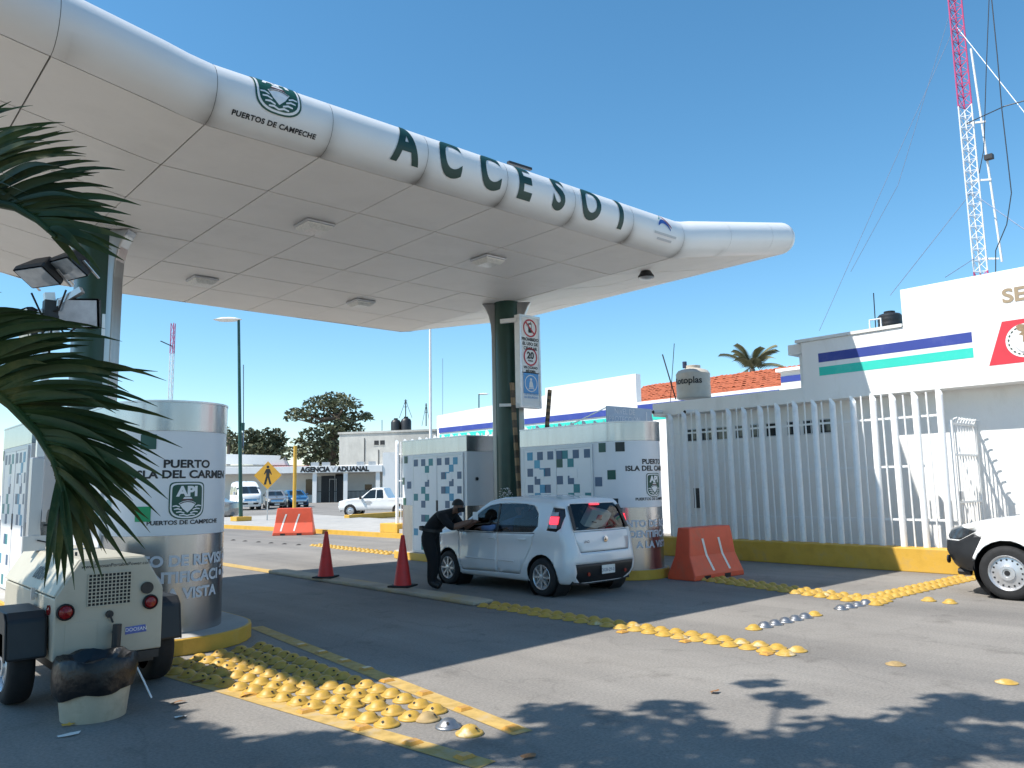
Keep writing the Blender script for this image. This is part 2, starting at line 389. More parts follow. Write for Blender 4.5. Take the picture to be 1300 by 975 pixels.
# soffit panels, a dark sheet behind the joints, the roof sheet
for i in range(len(ringx)-1):
    for j in range(6):
        a, b, c_, d = ringx[i]+.009, ringx[i+1]-.009, rowy[j]+.016, rowy[j+1]-.016
        xs = lin(a, b, 5) if (i < 3 or i > 8) else [a, b]
        top = lambda x, y: (x, y, ZS+zf(x)+random.uniform(-.002,.002)); mbx = MB()
        dz = random.uniform(-.004, .004)
        mbx.sheet(lambda x, y: (x, y, ZS+zf(x)+dz), xs, [c_, d])
        for y in (c_, d): mbx.sheet(lambda x, z: (x, y, ZS+zf(x)+dz+z), xs, [0, .02])
        for x in (a, b): mbx.sheet(lambda y, z: (x, y, ZS+zf(x)+dz+z), [c_, d], [0, .02])
        mbx.build('soffit_panel', 'soffit', canopy)
bx = sorted(set(ringx + lin(XL, CX0, 9) + lin(CX1, XR, 9)))
MB().sheet(lambda x, y: (x, y, ZS+zf(x)+.028), bx, [Y0, Y1]).build('joint_backing', 'joint', canopy)
MB().sheet(lambda x, y: (x, y, ZS+zf(x)+2*RT), bx, [Y0, Y1]).build('roof_sheet', 'white_metal', canopy)
# big green letters on the rounded edge
def lettermap(xc, s0):
    def f(u, v):
        t = -math.pi/2 + (s0+v)/RT
        x = xc+u
        return (x, Y0-(RT+.006)*math.cos(t), ZS+zf(x)+RT+(RT+.006)*math.sin(t))
    return f
for ch, px, py in (('A',517,187),('C',573,203),('C',624,217),('E',667,229),('S',710,242),('O',751,255),('1',789,267)):
    xc = on(px, py, 1, Y0-RT).x
    vf = text2d(ch, .78, .036, xs=.72 if ch != '1' else .8)
    decal('letter', vf, lettermap(xc, .33), 'green_dark', canopy, cuts=[(1, lin(.04, .6, 13))])
# port emblem (crest with ship), reused on the kiosks
M['white_print'] = mat('white_print', (.80,.80,.80), .5, var=.02)
M['brown_print'] = mat('brown_print', (.12,.05,.05), .5)
def crest_outline(w, h, k=.0):
    p = []
    for a in lin(0, math.pi, 15): p.append((w*math.copysign(abs(math.cos(a))**.75, math.cos(a)), -h*.42 - h*.58*math.sin(a)**.9))
    for a in lin(math.pi, 0, 13): p.append((w*math.copysign(abs(math.cos(a))**.32, math.cos(a)), h*.55 + h*.45*abs(math.sin(a))**.5))
    return p
def emblem(parent, fn, s, cuts=None):
    e = decal('emblem', poly2d([(x*s, y*s) for x, y in crest_outline(.50,.56)]), lambda u, v: fn(u, v, 0), 'green', parent, cuts)
    def piece(nm, vf, m, lay): decal(nm, ([(x*s, y*s) for x, y in vf[0]], vf[1]), lambda u, v: fn(u, v, lay), m, e, cuts)
    piece('white_ring', poly2d(crest_outline(.465,.525)), 'white_print', 1)
    piece('green_field', poly2d(crest_outline(.42,.48)), 'green', 2)
    vf = text2d('API', .40, .05, xs=1.0); piece('letters', ([(x, y+.14) for x, y in vf[0]], vf[1]), 'white_print', 3)
    piece('ship_bridge', poly2d([(-.13,.05),(-.10,.10),(.10,.10),(.13,.05)]), 'white_print', 3)
    piece('ship_deck', poly2d([(-.17,0),(-.14,.05),(.14,.05),(.17,0)]), 'brown_print', 3)
    piece('ship_bow', poly2d([(-.24,-.08),(-.12,-.02),(0,.0),(.12,-.02),(.24,-.08),(.13,-.24),(0,-.36),(-.13,-.24)]), 'white_print', 3)
    piece('ship_rail', poly2d([(-.22,-.085),(-.11,-.035),(0,-.02),(.11,-.035),(.22,-.085),(.20,-.105),(.1,-.06),(0,-.045),(-.1,-.06),(-.20,-.105)]), 'black_print', 4)
    for sx in (-1, 1):
        for k, (y, x0, x1) in enumerate(((-.15,.21,.40),(-.24,.15,.36),(-.33,.08,.30),(-.41,.0,.22))):
            pts = [(sx*x0, y-.02), (sx*(x0+x1)/2, y+.02), (sx*x1, y), (sx*x1, y-.03), (sx*(x0+x1)/2, y-.02), (sx*x0, y-.055)]
            piece('wave', poly2d(pts if sx > 0 else pts[::-1]), 'white_print', 3)
    return e
ex = on(354, 135, 1, Y0-RT).x
def canopy_crest(u, v, lay):
    t = -math.pi/2 + (.72+v)/RT; x = ex+u; r = RT+.005+.0025*lay
    return (x, Y0-r*math.cos(t), ZS+zf(x)+RT+r*math.sin(t))
emblem(canopy, canopy_crest, .56, cuts=[(1, lin(-.30,.30,13))])
vf = text2d('PUERTOS DE CAMPECHE', .085, .035, spacing=1.1)
decal('lettering', vf, lambda u, v: canopy_crest(u, v-.455, 0), 'black_print', canopy)
# small blue and red arc logo with two faint grey lines under it
lx = on(845, 283, 1, Y0-RT).x
def logo_map(u, v):
    t = -math.pi/2 + (.60+v)/RT; x = lx+u; r = RT+.006
    return (x, Y0-r*math.cos(t), ZS+zf(x)+RT+r*math.sin(t))
def arc2d(x0, y0, x1, y1, bulge, w, n=8):
    v = []
    for i in range(n):
        t = i/(n-1); x = x0+(x1-x0)*t; y = y0+(y1-y0)*t+bulge*4*t*(1-t); ww = w*math.sin(math.pi*(.12+.76*t))
        v += [(x, y-ww/2), (x, y+ww/2)]
    return v, [(2*i, 2*i+2, 2*i+3, 2*i+1) for i in range(n-1)]
decal('logo_arc', arc2d(-.20,-.02,.13,-.06,.12,.09), logo_map, mat('logo_blue', (.02,.09,.36), .5), canopy)
decal('logo_arc', arc2d(-.05,.26,.17,-.01,-.02,.055), logo_map, mat('logo_red', (.33,.06,.09), .5), canopy)
decal('logo_arc', arc2d(-.17,.10,-.05,.24,-.02,.04), logo_map, mat('logo_teal', (.16,.34,.36), .5), canopy)
M['faint_print'] = mat('faint_print', (.50,.51,.53), .5, var=.2, scale=60)
for yv, w in ((-.16,.30),(-.25,.2)): decal('faint_line', poly2d([(-w,yv-.02),(w,yv-.02),(w,yv+.02),(-w,yv+.02)]), logo_map, 'faint_print', canopy)
# rod lying on the canopy edge above the E
tag(MB().bar(on(645,206,1,8.9), on(674,215,1,8.9), .06, .04).build('roof_conduit', 'black_plastic'), 'short dark conduit box lying on top of the canopy edge', 'conduit box')

# soffit lamps
def soffit_lamp(px, py, label):
    p = on(px, py, 2, ZS-.05)
    t = thing('soffit_light', label, 'light', (p.x, p.y, ZS-.005), group='square lights under the canopy')
    MB().box(-.24,-.24,-.05,.24,.24,0).build('housing', 'steel_dull', t, bevel=.02)
    MB().lathe([(.01,-.13),(.20,-.125),(.285,-.075),(.30,-.05)], 4, a0=math.pi/4, a1=math.pi/4+2*math.pi).build('diffuser', mat('diffuser', (.72,.71,.67), .3, var=.15, scale=30), t)
for a in ((399,288,'square soffit light nearest the front edge and left of the row'),(620,331,'square soffit light nearest the right column'),(257,357,'square soffit light at the back left of the canopy'),(458,385,'square soffit light at the back middle of the canopy')): soffit_lamp(*a)
# flood lamp hanging under the right wing
p = on(820, 347, 1, 9.6); t = thing('hanging_floodlight', 'small round floodlight hanging under the right wing of the canopy', 'floodlight', (p.x, p.y, p.z))
zt = ZS+zf(p.x)-p.z
MB().bar((-.09,0,.06),(-.09,0,zt),.012).bar((.09,0,.06),(.09,0,zt),.012).bar((-.1,0,.06),(.1,0,.06),.014).build('bracket', 'dark_metal', t)
MB().lathe([(0,.05),(.10,.04),(.13,-.02),(.155,-.05),(.16,-.09)], 16).build('housing', 'dark_metal', t, smooth=True)
MB().lathe([(.155,-.088),(.09,-.12),(0,-.13)], 16).build('lens', 'alu', t, smooth=True)

# ================================================================ columns
M['steel_fin'] = mat('steel_fin', (.33,.33,.335), .28, .95, var=.25, scale=4, mapscale=(1,1,.05))
def column(cx, cy, label):
    t = thing('canopy_column', label, 'column', (cx, cy, .17), group='columns carrying the canopy')
    H = ZS-.17
    MB().lathe([(.36,0),(.36,.05),(.275,.051),(.275,H)], 28).build('core', 'green_col', t, smooth=True)
    # two bright steel fins that flare into a capital
    for a in (math.radians(x) for x in (135,315)):
        ca, sa = math.cos(a), math.sin(a); prof = []
        mbf = MB(); zs = [0, H-.75, H-.5, H-.28, H-.1, H-.01]; ro = [.345,.345,.36,.41,.49,.55]
        for z, r in zip(zs, ro):
            for rr, w in ((.12,.13 if a > 3 else .06),(r,.13 if a > 3 else .06)):
                mbf.v += [(ca*rr-sa*w, sa*rr+ca*w, z), (ca*rr+sa*w, sa*rr-ca*w, z)]
        for i in range(len(zs)-1):
            b = i*4
            for q in ((0,2),(2,3),(3,1),(1,0)): mbf.f.append((b+q[0], b+q[1], b+4+q[1], b+4+q[0]))
        b = (len(zs)-1)*4; mbf.f += [(0,1,3,2),(b,b+2,b+3,b+1)]
        mbf.build('steel_fin', 'steel_fin', t, bevel=.02)
    return t
column(3.2, 13.2, 'dark green round column with steel fins behind the light tower')
column(11.5, 13.0, 'dark green round column with steel fins and signs beside the white car')

# ================================================================ kiosks
TILE = {k: mat('tile_'+k, c, .4, var=.06) for k, c in dict(slate=(.055,.11,.20), teal=(.01,.20,.23), aqua=(.04,.27,.44), sky=(.09,.36,.52), dgreen=(.008,.075,.055), black=(.012,.02,.022), green=(.0,.30,.11)).items()}
M['kiosk_white'] = mat('kiosk_white', (.72,.73,.75), .38, var=.03, scale=2)
M['door_white'] = mat('door_white', (.76,.765,.775), .35, var=.03, scale=2)
M['frame_grey'] = mat('frame_grey', (.60,.62,.64), .4, .2, var=.05)
M['sign_red'] = mat('sign_red', (.45,.03,.04), .5)
def kiosk(name, label, cx, yflat, ynose, zs=1.0, tiles=None, text=True, tiles2=None, wall_tiles=()):
    """straight from yflat to ynose, half-round nose beyond ynose"""
    R = .62; s = 1 if ynose > yflat else -1
    t = thing(name, label, 'kiosk', (cx, (yflat+ynose)/2, .17), group='port gate kiosks')
    y0 = yflat-(yflat+ynose)/2; y1 = -y0                     # local: flat end y0, nose starts at y1
    Z = lambda z: (z-.17)*zs
    def outline(e, yd=None):
        p = [(-R-e, y0-s*e if yd is None else yd)]
        nose = [(-(R+e)*math.cos(a), y1+s*(R+e)*math.sin(a)) for a in lin(0, math.pi, 33)]
        return p + nose + [(R+e, y0-s*e)]
    yd0 = y0+s*.10; yd1 = y1-s*.28                            # door opening on the -x face
    # wall pieces: everything but the door opening
    def shell(nm, z0, z1, m, e):
        o = outline(e)
        mbk = MB().prism(o, xyz, Z(z0), Z(z1)); return mbk.build(nm, m, t, smooth=True)
    shell('steel_base', .17, 1.27, 'steel', 0)
    shell('wall', 1.272, 2.468, 'kiosk_white', 0)
    shell('steel_band', 2.47, 2.80, 'steel', .006)
    shell('roof_cap', 2.802, 2.825, 'alu', .012)
    # door assembly on the lane side
    X = -R
    fr = MB(); za, zb = Z(.19), Z(2.44); lo, hi = min(yd0,yd1), max(yd0,yd1)
    fr.box(X-.03,lo,za,X-.002,lo+.05,zb).box(X-.03,hi-.05,za,X-.002,hi,zb).box(X-.03,lo+.05,zb-.05,X-.002,hi-.05,zb).box(X-.03,lo+.05,za,X-.002,hi-.05,za+.04)
    fr.build('door_frame', 'frame_grey', t)
    mid = (lo+hi)/2
    for k, (a, b) in enumerate(((lo+.052, mid-.004), (mid+.004, hi-.052))):
        d = MB().box(X-.022-.006*k, a, za+.042, X-.004, b, zb-.052).build('door', 'door_white', t)
        MB().box(X-.026-.006*k, (a if k else b-.03), za+.95, X-.0225-.006*k, (a+.03 if k else b), za+1.2).build('handle', 'dark_void', d)
        ts = (tiles if k == 0 else tiles2) or []
        tw = (b-a)/5.5; nz = 13
        for (cI, rI, colr) in ts:
            # columns counted from the high-y side (left in the picture), rows from the top
            yy1 = b-.004-cI*tw*.9; z1 = zb-.09-rI*(zb-za-.15)/nz
            MB().box(X-.025-.006*k, max(a+.003, yy1-tw), z1-(zb-za-.15)/nz, X-.0222-.006*k, yy1, z1).build('tile', TILE[colr], d)
        if ts:
            q = MB().box(X-.027-.006*k, (a+b)/2-.10, zb-.62, X-.0235-.006*k, (a+b)/2+.10, zb-.44).build('notice', 'white_print', d)
    # stray colour squares on the white wall beside the door: (arc metres from the door edge, z, colour)
    def nosemap(u, z, e=.005):                                # u: arc length from where the nose starts, on the lane side
        if u < 0: return (-R-e, y1+s*u, Z(z))
        a = u/R; return (-(R+e)*math.cos(a), y1+s*(R+e)*math.sin(a), Z(z))
    for (u, z, colr) in wall_tiles:
        decal('tile', poly2d([(u-.085,z-.085),(u+.085,z-.085),(u+.085,z+.085),(u-.085,z+.085)]), lambda a, b: nosemap(a, b), TILE[colr], t, cuts=[(0, lin(u-.06,u+.06,4))])
    if text:
        def front(u, v, lay=0):
            a = u/R; r = R+.004+.0025*lay; return (r*math.sin(a), y1-r*math.cos(a), Z(v))
        for tx, sz, zz, m, bo in (('PUERTO',.125,2.045,'black_print',.035),('ISLA DEL CARMEN',.125,1.925,'black_print',.035),('PUERTOS DE CAMPECHE',.066,1.395,'black_print',.03)):
            vf = text2d(tx, sz, bo, xs=1.12); decal('lettering', ([(x, y+zz) for x, y in vf[0]], vf[1]), front, m, t)
        emblem(t, lambda u, v, lay: front(u, v+1.665, lay), .385, cuts=[(0, lin(-.19,.19,15))])
        M.setdefault('vinyl_white', mat('vinyl_white', (.62,.64,.68), .5, var=.03))
        for tx, zz in (('PUNTO DE REVISIÓN',.93),('E IDENTIFICACIÓN',.745),('A LA VISTA',.56)):
            vf = text2d(tx, .165, .04, xs=1.02); decal('lettering', ([(x, y+zz) for x, y in vf[0]], vf[1]), lambda u, v: front(u, v, 1.6), 'vinyl_white', t)
    return t
A1 = [(0,0,'aqua'),(2,0,'slate'),(4,0,'slate'),(1.4,1,'sky'),(2.4,2,'aqua'),(3.4,2,'slate'),(0,2,'slate'),(1.4,3,'slate'),(2.4,4,'aqua'),(3.4,4,'slate'),(0,4,'slate'),(1.4,5,'aqua'),(2.4,7,'aqua'),(3.4,7,'slate'),(1.4,8,'teal'),(0,10,'aqua')]
A1 = [(c+.5, r, k) for c, r, k in A1]
A2 = [(0,0,'slate'),(1,0,'teal'),(3,0,'slate'),(5,0,'slate'),(0,1,'dgreen'),(2,1,'teal'),(0,3,'slate'),(2,3,'slate'),(3,4,'teal'),(2,5,'teal'),(5,5,'teal'),(2,7,'slate'),(3,8,'teal'),(5,9,'slate')]
B1 = [(0,0,'slate'),(2,0,'slate'),(4,0,'teal'),(3,1,'teal'),(3,3,'slate'),(2,4,'teal'),(0,5,'teal'),(3,5,'teal'),(2,6,'slate'),(2,8,'slate'),(3,8,'teal'),(0,10,'aqua'),(4,10,'slate'),(2,12,'teal')]
B2 = [(0,0,'slate'),(2,0,'slate'),(4,0,'aqua'),(3,1,'aqua'),(1,2,'slate'),(2,2,'aqua'),(5,2,'slate'),(3,3,'slate'),(1,4,'slate'),(2,4,'aqua'),(5,4,'slate'),(3,5,'aqua'),(2,6,'slate'),(4,6,'aqua'),(5,7,'slate')]
kiosk('kiosk', 'kiosk with rounded steel and white nose beside the light tower', 3.2, 12.0, 9.62, .955, tiles=A2, tiles2=A1, wall_tiles=((.13,2.36,'dgreen'),(.55,2.34,'dgreen'),(.32,1.9,'dgreen'),(.52,1.52,'green'),(-.05,1.6,'teal')))
kiosk('kiosk', 'kiosk with rounded nose and blue square pattern behind the white hatchback', 11.55, 12.0, 9.72, 1.0, tiles=A2, tiles2=A1, wall_tiles=((-.05,2.36,'dgreen'),(.32,2.36,'black'),(.14,1.86,'dgreen'),(-.16,1.74,'slate'),(.17,1.35,'black')))
kiosk('kiosk', 'kiosk with blue square pattern doors behind the guard, flat grey end', 11.55, 13.77, 16.1, 1.0, tiles=B2, tiles2=B1, text=False, wall_tiles=((.05,2.36,'dgreen'),(.20,1.85,'dgreen'),(.12,1.36,'dgreen'),(-.1,1.75,'slate')))
kiosk('kiosk', 'kiosk with patterned doors behind the palm fronds at the left edge', 3.2, 13.9, 16.1, 1.0, tiles=B2, tiles2=B1, text=False, wall_tiles=((.05,2.36,'dgreen'),))
# small camera on the flat end of the second kiosk
t = thing('wall_lock', 'small dark lock knob on the flat grey kiosk end', 'lock', (10.93+.28, 13.77, 1.86))
MB().lathe([(.035,0),(.035,-.03),(.02,-.05),(0,-.055)], 12, axis='y').build('knob', 'dark_metal', t, smooth=True)
MB().lathe([(.05,-.002),(.05,-.012),(0,-.012)], 12, axis='y').build('rose', 'steel_dull', t)

# acrylic level board on the kiosk roof
yb = 10.05; a = on(771, 533, 1, yb); b = on(828, 535, 1, yb); z0 = 2.83; z1 = on(771, 515, 1, yb).z
t = thing('level_board', 'pale blue level notice board standing on the kiosk roof', 'notice board', ((a.x+b.x)/2, yb, z0), world=True)
M['pale_blue'] = mat('pale_blue', (.36,.46,.58), .25, var=.06, scale=3)
MB().box(a.x, yb, z0, b.x, yb+.03, z1).build('board', 'pale_blue', t)
MB().bar((a.x+.05,yb+.04,z1-.02),(a.x-.2,yb+.9,z0),.02).bar((b.x-.05,yb+.04,z1-.02),(b.x-.2,yb+.9,z0),.02).build('stay', 'alu', t)
M['pale_print'] = mat('pale_print', (.62,.66,.72), .4)
hh = z1-z0
for tx, zz, u in (('NIVEL DE', .60, .38), ('PROTECCIÓN', .18, .38), ('1', .22, .87)):
    vf = text2d(tx, hh*.42 if tx != '1' else hh*.85, .012); xx = a.x+(b.x-a.x)*u
    decal('lettering', vf, lambda p, q: (xx+p, yb-.003, z0+hh*zz+q), 'pale_print', t)

# ================================================================ sign box on the right column
SX0, SX1, SY, SZ0, SZ1 = 11.27, 11.88, 12.34, 3.34, 5.36
t = thing('sign_box', 'tall white sign box with three traffic notices fixed to the green column', 'sign', (11.58, SY, SZ0), world=True)
MB().box(SX0, SY, SZ0, SX1, SY+.16, SZ1).build('box', 'white_metal', t, bevel=.008)
fr = MB()
for (x0,x1,z0,z1) in ((SX0,SX0+.05,SZ0,SZ1),(SX1-.05,SX1,SZ0,SZ1),(SX0+.05,SX1-.05,SZ1-.05,SZ1),(SX0+.05,SX1-.05,SZ0,SZ0+.05)): fr.box(x0,SY-.012,z0,x1,SY-.002,z1)
fr.build('rim', 'alu', t)
MB().bar((SX0,SY+.08,SZ1-.12),(11.1,12.75,SZ1-.12),.07,.09).bar((SX0,SY+.08,SZ0+.06),(11.0,12.72,SZ0+.06),.05,.06).bar((SX1,SY+.08,SZ0+.06),(SX0,SY+.08,SZ0+.02),.04).build('bracket', 'white_metal', t)
cxs = (SX0+SX1)/2; pw = (SX1-SX0)/2-.06
sm = lambda zc, lay=0: (lambda u, v: (cxs+u, SY-.004-.0025*lay, zc+v))
zc1, zc2, zc3 = SZ1-.36, SZ1-.98, SZ1-1.60
M['sign_ring'] = mat('sign_ring', (.50,.03,.05), .45); M['sign_blue'] = mat('sign_blue', (.10,.33,.68), .45); M['sign_white'] = mat('sign_white', (.78,.79,.80), .4, var=.02)
def signpanel(zc, h, m):
    return MB().box(cxs-pw, SY-.005, zc-h, cxs+pw, SY-.0005, zc+h).build('notice', m, t)
n1 = signpanel(zc1-.005, .32, 'sign_white'); n2 = signpanel(zc2, .29, 'sign_white'); n3 = signpanel(zc3+.04, .31, 'sign_white')
sm = lambda zc, lay=0: (lambda u, v: (cxs+u, SY-.008-.0025*lay, zc+v))
decal('ring', ring2d(.165,.20), sm(zc1+.08,1), 'sign_ring', n1)
decal('phone', poly2d([(-.045,-.10),(.05,-.10),(.05,.11),(.03,.11),(.03,.15),(.015,.15),(.015,.11),(-.045,.11)]), sm(zc1+.08,1), 'black_print', n1)
decal('phone_screen', poly2d([(-.025,.01),(.03,.01),(.03,.08),(-.025,.08)]), sm(zc1+.08,2), 'sign_white', n1)
decal('slash', poly2d([(-.13,.105),(.105,-.13),(.13,-.105),(-.105,.13)]), sm(zc1+.08,3), 'sign_ring', n1)
def lines(par, zc, rows, sz, m, bo=.01, xs=1.0):
    for k, r in enumerate(rows):
        vf = text2d(r, sz, bo, xs=xs); decal('lettering', ([(x, y-k*sz*1.06) for x, y in vf[0]], vf[1]), sm(zc,1), m, par)
lines(n1, zc1-.20, ['PROHIBIDO','EL USO DE','CELULAR'], .094, 'black_print', .035)
decal('ring', ring2d(.165,.20), sm(zc2+.07,1), 'sign_ring', n2)
lines(n2, zc2+.035, ['20'], .20, 'black_print', .04); lines(n2, zc2-.035, ['KM/H'], .06, 'black_print')
lines(n2, zc2-.19, ['VELOCIDAD','MÁXIMA'], .074, 'black_print', .035)
decal('blue_square', poly2d([(-.22,-.22),(.22,-.22),(.22,.22),(-.22,.22)]), sm(zc3+.11,1), 'sign_blue', n3)
decal('ring', ring2d(.165,.185), sm(zc3+.11,2), 'sign_white', n3)
decal('seated_figure', poly2d([(-.06,-.09),(.07,-.09),(.05,.0),(.03,.05),(-.03,.05),(-.05,.0)]), sm(zc3+.11,2), 'sign_white', n3)
decal('figure_head', circle2d(.032, 14, (0,.085)), sm(zc3+.11,2), 'sign_white', n3)
decal('figure_legs', poly2d([(-.09,-.13),(-.06,-.10),(.07,-.10),(.10,-.13),(.03,-.115),(-.03,-.115)]), sm(zc3+.11,3), 'sign_white', n3)
lines(n3, zc3-.145, ['USE CINTURÓN','DE SEGURIDAD','DE SEGURIDAD'][:2], .065, 'sign_blue', .01, .9)

M['wood_dark'] = mat('wood_dark', (.10,.075,.05), .8, var=.3, scale=6)
# raised boom arms, striped
def boom(a, b, label, w=.085):
    a, b = Vector(a), Vector(b); t = thing('boom_arm', label, 'boom arm', a, group='raised boom arms')
    t['_world'] = 1; t.matrix_basis = Matrix.Translation(a)
    n = 16
    for k in range(n):
        MB().bar(a+(b-a)*k/n, a+(b-a)*(k+1)/n, w, w*.6).build('stripe', M['wood'] if k % 2 else M['wood_dark'], t)
boom(on(660,640,1,12.15), on(650,486,1,12.30), 'raised worn striped boom arm against the green column')
boom(on(693,560,1,12.6), on(698,495,1,12.6), 'raised boom arm tip poking above the kiosk right of the sign box')

# ================================================================ naval building on the right
FX, WX = 16.5, 17.05
nav = thing('naval_building', 'white flat-roofed building with blue and teal stripes and red emblem panel at right', 'building', (WX, 4, 0), world=True)
def part(nm, m, par, *boxes, bevel=0):
    b = MB()
    for q in boxes: b.box(*q)
    return b.build(nm, m, par, bevel=bevel)
part('wall', 'white_wall', nav, (WX,-6,0,WX+.25,12.95,3.47))
part('side_wall', 'white_wall', nav, (WX+.25,12.7,0,26,12.95,3.41))
part('eave', 'white_wall', nav, (FX,8.72,3.42,FX+.3,12.95,3.75), (FX+.3,12.65,3.42,26,12.95,3.75), bevel=.01)
part('stripe_fascia', 'white_wall', nav, (FX,-6,3.42,FX+.3,8.72,4.76), bevel=.01)
part('parapet', 'white_wall', nav, (FX+.004,-6,4.762,FX+.25,6.5,5.53), bevel=.008)
part('parapet_cap', 'white_old', nav, (FX-.03,6.51,4.763,FX+.33,8.85,4.83))
part('roof', 'cement', nav, (WX+.26,-6,3.48,26,12.64,3.56))
part('soffit', 'white_wall', nav, (FX+.301,-6,3.43,WX+.0,12.6,3.46))
part('ledge', 'white_wall', nav, (FX-.016,-6,3.43,FX-.002,7.9,3.71))
# recess with pillar at the left end of the stripes
part('end_pillar', 'white_wall', nav, (FX+.32,8.74,3.72,FX+.55,8.95,4.55), (FX+.2,8.72,4.55,FX+.9,9.15,4.78))
part('end_window', 'glass_dark', nav, (FX+.75,8.75,3.74,FX+.8,9.05,4.5))
def fy(px, py): p = on(px, py, 0, FX); return p.y, p.z
ya, yb_ = fy(1039,455)[0], fy(1235,440)[0]
part('blue_stripe', 'blue_stripe', nav, (FX-.004,yb_,4.26,FX,ya,4.46))
part('teal_stripe', 'teal_stripe', nav, (FX-.004,yb_,3.965,FX,ya,4.155))
fmap = lambda y0, z0, e=.004: (lambda u, v: (FX-e, y0-u, z0+v))
pan = decal('emblem_panel', poly2d([(0,0),(.28,.80),(2.6,.80),(2.3,0)]), fmap(5.0, 3.77), 'red_panel', nav)
M['gold'] = mat('gold', (.30,.21,.12), .6, var=.3, scale=25); M['grey_print'] = mat('grey_print', (.45,.45,.45), .6, var=.2, scale=30); M['dark_green_print'] = mat('dark_green_print', (.06,.08,.05), .6)
em = lambda e: fmap(5.0-.62, 3.77+.40, e)
decal('emblem_disc', circle2d(.31, 36), em(.007), 'white_print', pan)
for k in range(17):
    a = math.radians(120+k*18)
    if 60 < math.degrees(a) % 360 < 110: continue
    c_ = (.26*math.cos(a), .26*math.sin(a)); d = (-math.sin(a)*.035, math.cos(a)*.035); n_ = (math.cos(a)*.018, math.sin(a)*.018)
    decal('wreath_leaf', poly2d([(c_[0]-d[0],c_[1]-d[1]),(c_[0]+n_[0],c_[1]+n_[1]),(c_[0]+d[0],c_[1]+d[1]),(c_[0]-n_[0],c_[1]-n_[1])]), em(.010), 'dark_green_print', pan)
decal('bird_wing', poly2d([(-.12,.28),(-.05,.31),(.08,.27),(.16,.17),(.13,.05),(.05,.02),(-.02,.09),(-.09,.12),(-.03,.16),(-.10,.20)]), em(.011), 'gold', pan)
decal('bird_body', poly2d([(-.02,.10),(.06,.06),(.09,-.04),(.03,-.08),(-.03,-.02)]), em(.013), 'gold', pan)
decal('anchor_shank', poly2d([(-.02,-.25),(.02,-.25),(.02,.0),(-.02,.0)]), em(.010), 'grey_print', pan)
decal('anchor_arms', arc2d(-.15,-.10,.15,-.10,-.13,.05), em(.0105), 'grey_print', pan)
vf = text2d('SE', .36, .03, align='LEFT', xs=1.15)
decal('letters', vf, fmap(4.68, 4.92), 'tan_letter', nav)
# the row of small windows behind the fence
for y, z in ((12.09,2.90),(11.66,2.90),(11.24,2.90),(10.72,2.90),(10.36,2.91),(9.92,2.91),(9.36,2.90),(8.98,2.91),(8.58,2.90)):
    pass
wy = [12.12,11.68,11.24,10.70,10.28,9.86,9.32,8.92,8.52]
for k, y in enumerate(wy):
    w = MB().box(WX-.012, y-.17, 2.73, WX-.001, y+.17, 3.07).build('window', 'frame_grey', nav)
    MB().box(WX-.016, y-.145, 2.755, WX-.0125, y+.145, 3.045).build('pane', 'glass_dark', w)
    if k % 3 == 1: MB().box(WX-.026, y-.05, 2.755, WX-.0165, y-.03, 3.045).build('mullion', 'frame_grey', w)
MB().box(WX-.03, 11.85, 1.05, WX-.001, 12.15, 1.55).build('meter_box', 'black_plastic', nav)
# drain pipes sticking out of the eave
for px in (840, 880):
    p = on(px, 524, 0, FX); MB().tube([(FX-.35,p.y,p.z),(FX-.001,p.y,p.z+.02)], .055, 12).lathe([(.043,-.351),(0,-.3505)], 12, (FX, p.y, p.z), 'x').build('drain_pipe', 'white_metal', nav, smooth=True)
    MB().lathe([(.045,0),(0,.001)], 12, (FX-.353,p.y,p.z), 'x').build('pipe_mouth', 'dark_void', nav)

# ================================================================ fence
FZ, KX = .43, 15.62
def fence(nm, label, y0, y1, z0, step, base=True, gaps=()):
    t = thing(nm, label, 'fence', (KX, (y0+y1)/2, 0), world=True)
    top = 3.30
    # shared meshes: thick post with slanted top, thin rod
    pm = MB().lathe([(.06,z0),(.06,top)], 12)
    pm.v = [(x, y, z if z < top-.01 else top + (y)*1.3 + (x)*.4) for x, y, z in pm.v]; pm.f.append(tuple(range(12,24)))
    pme = pm.mesh('post'); pme.materials.append(M['white_metal']); pme.polygons.foreach_set('use_smooth', [len(p.vertices) == 4 for p in pme.polygons])
    rm = MB().tube([(0,0,z0),(0,0,top+.02)], .016, 6).mesh('rod'); rm.materials.append(M['white_metal'])
    n = int(round((y1-y0)/step))
    for k in range(n+1):
        o = link('post', pme, None, t); o.location = (KX, y0+k*(y1-y0)/n, random.uniform(-.03,.03)); o.rotation_euler = (random.uniform(-.006,.006), random.uniform(-.006,.006), 0)
        if k < n:
            o = link('rod', rm, None, t); o.location = (KX, y0+(k+.5)*(y1-y0)/n, random.uniform(-.04,.04)); o.rotation_euler = (random.uniform(-.008,.008), random.uniform(-.008,.008), 0)
    for z in (2.86, 1.93, .93): MB().box(KX+.02, y0, z-.02, KX+.05, y1, z+.02).build('rail', 'white_metal', t)
    return t
fence('steel_fence', 'white steel bar fence with slanted post tops in front of the naval building', 5.63, 11.72, FZ, .406)
fence('steel_fence', 'white steel bar fence with slanted post tops behind the kiosks', 12.35, 23.6, .28, .45)
struct(MB().prism([(15.30,5.35),(15.75,5.35),(15.75,12.2),(15.30,12.2)], xyz, 0, FZ).build('fence_kerb', 'yellow_paint', bevel=.015))
struct(MB().box(15.42,12.36,.142,15.8,23.2,.28).build('fence_footing', 'concrete', bevel=.01))
struct(MB().box(15.35,23.2,.142,15.95,24.3,.46).build('fence_plinth', 'yellow_paint', bevel=.02))
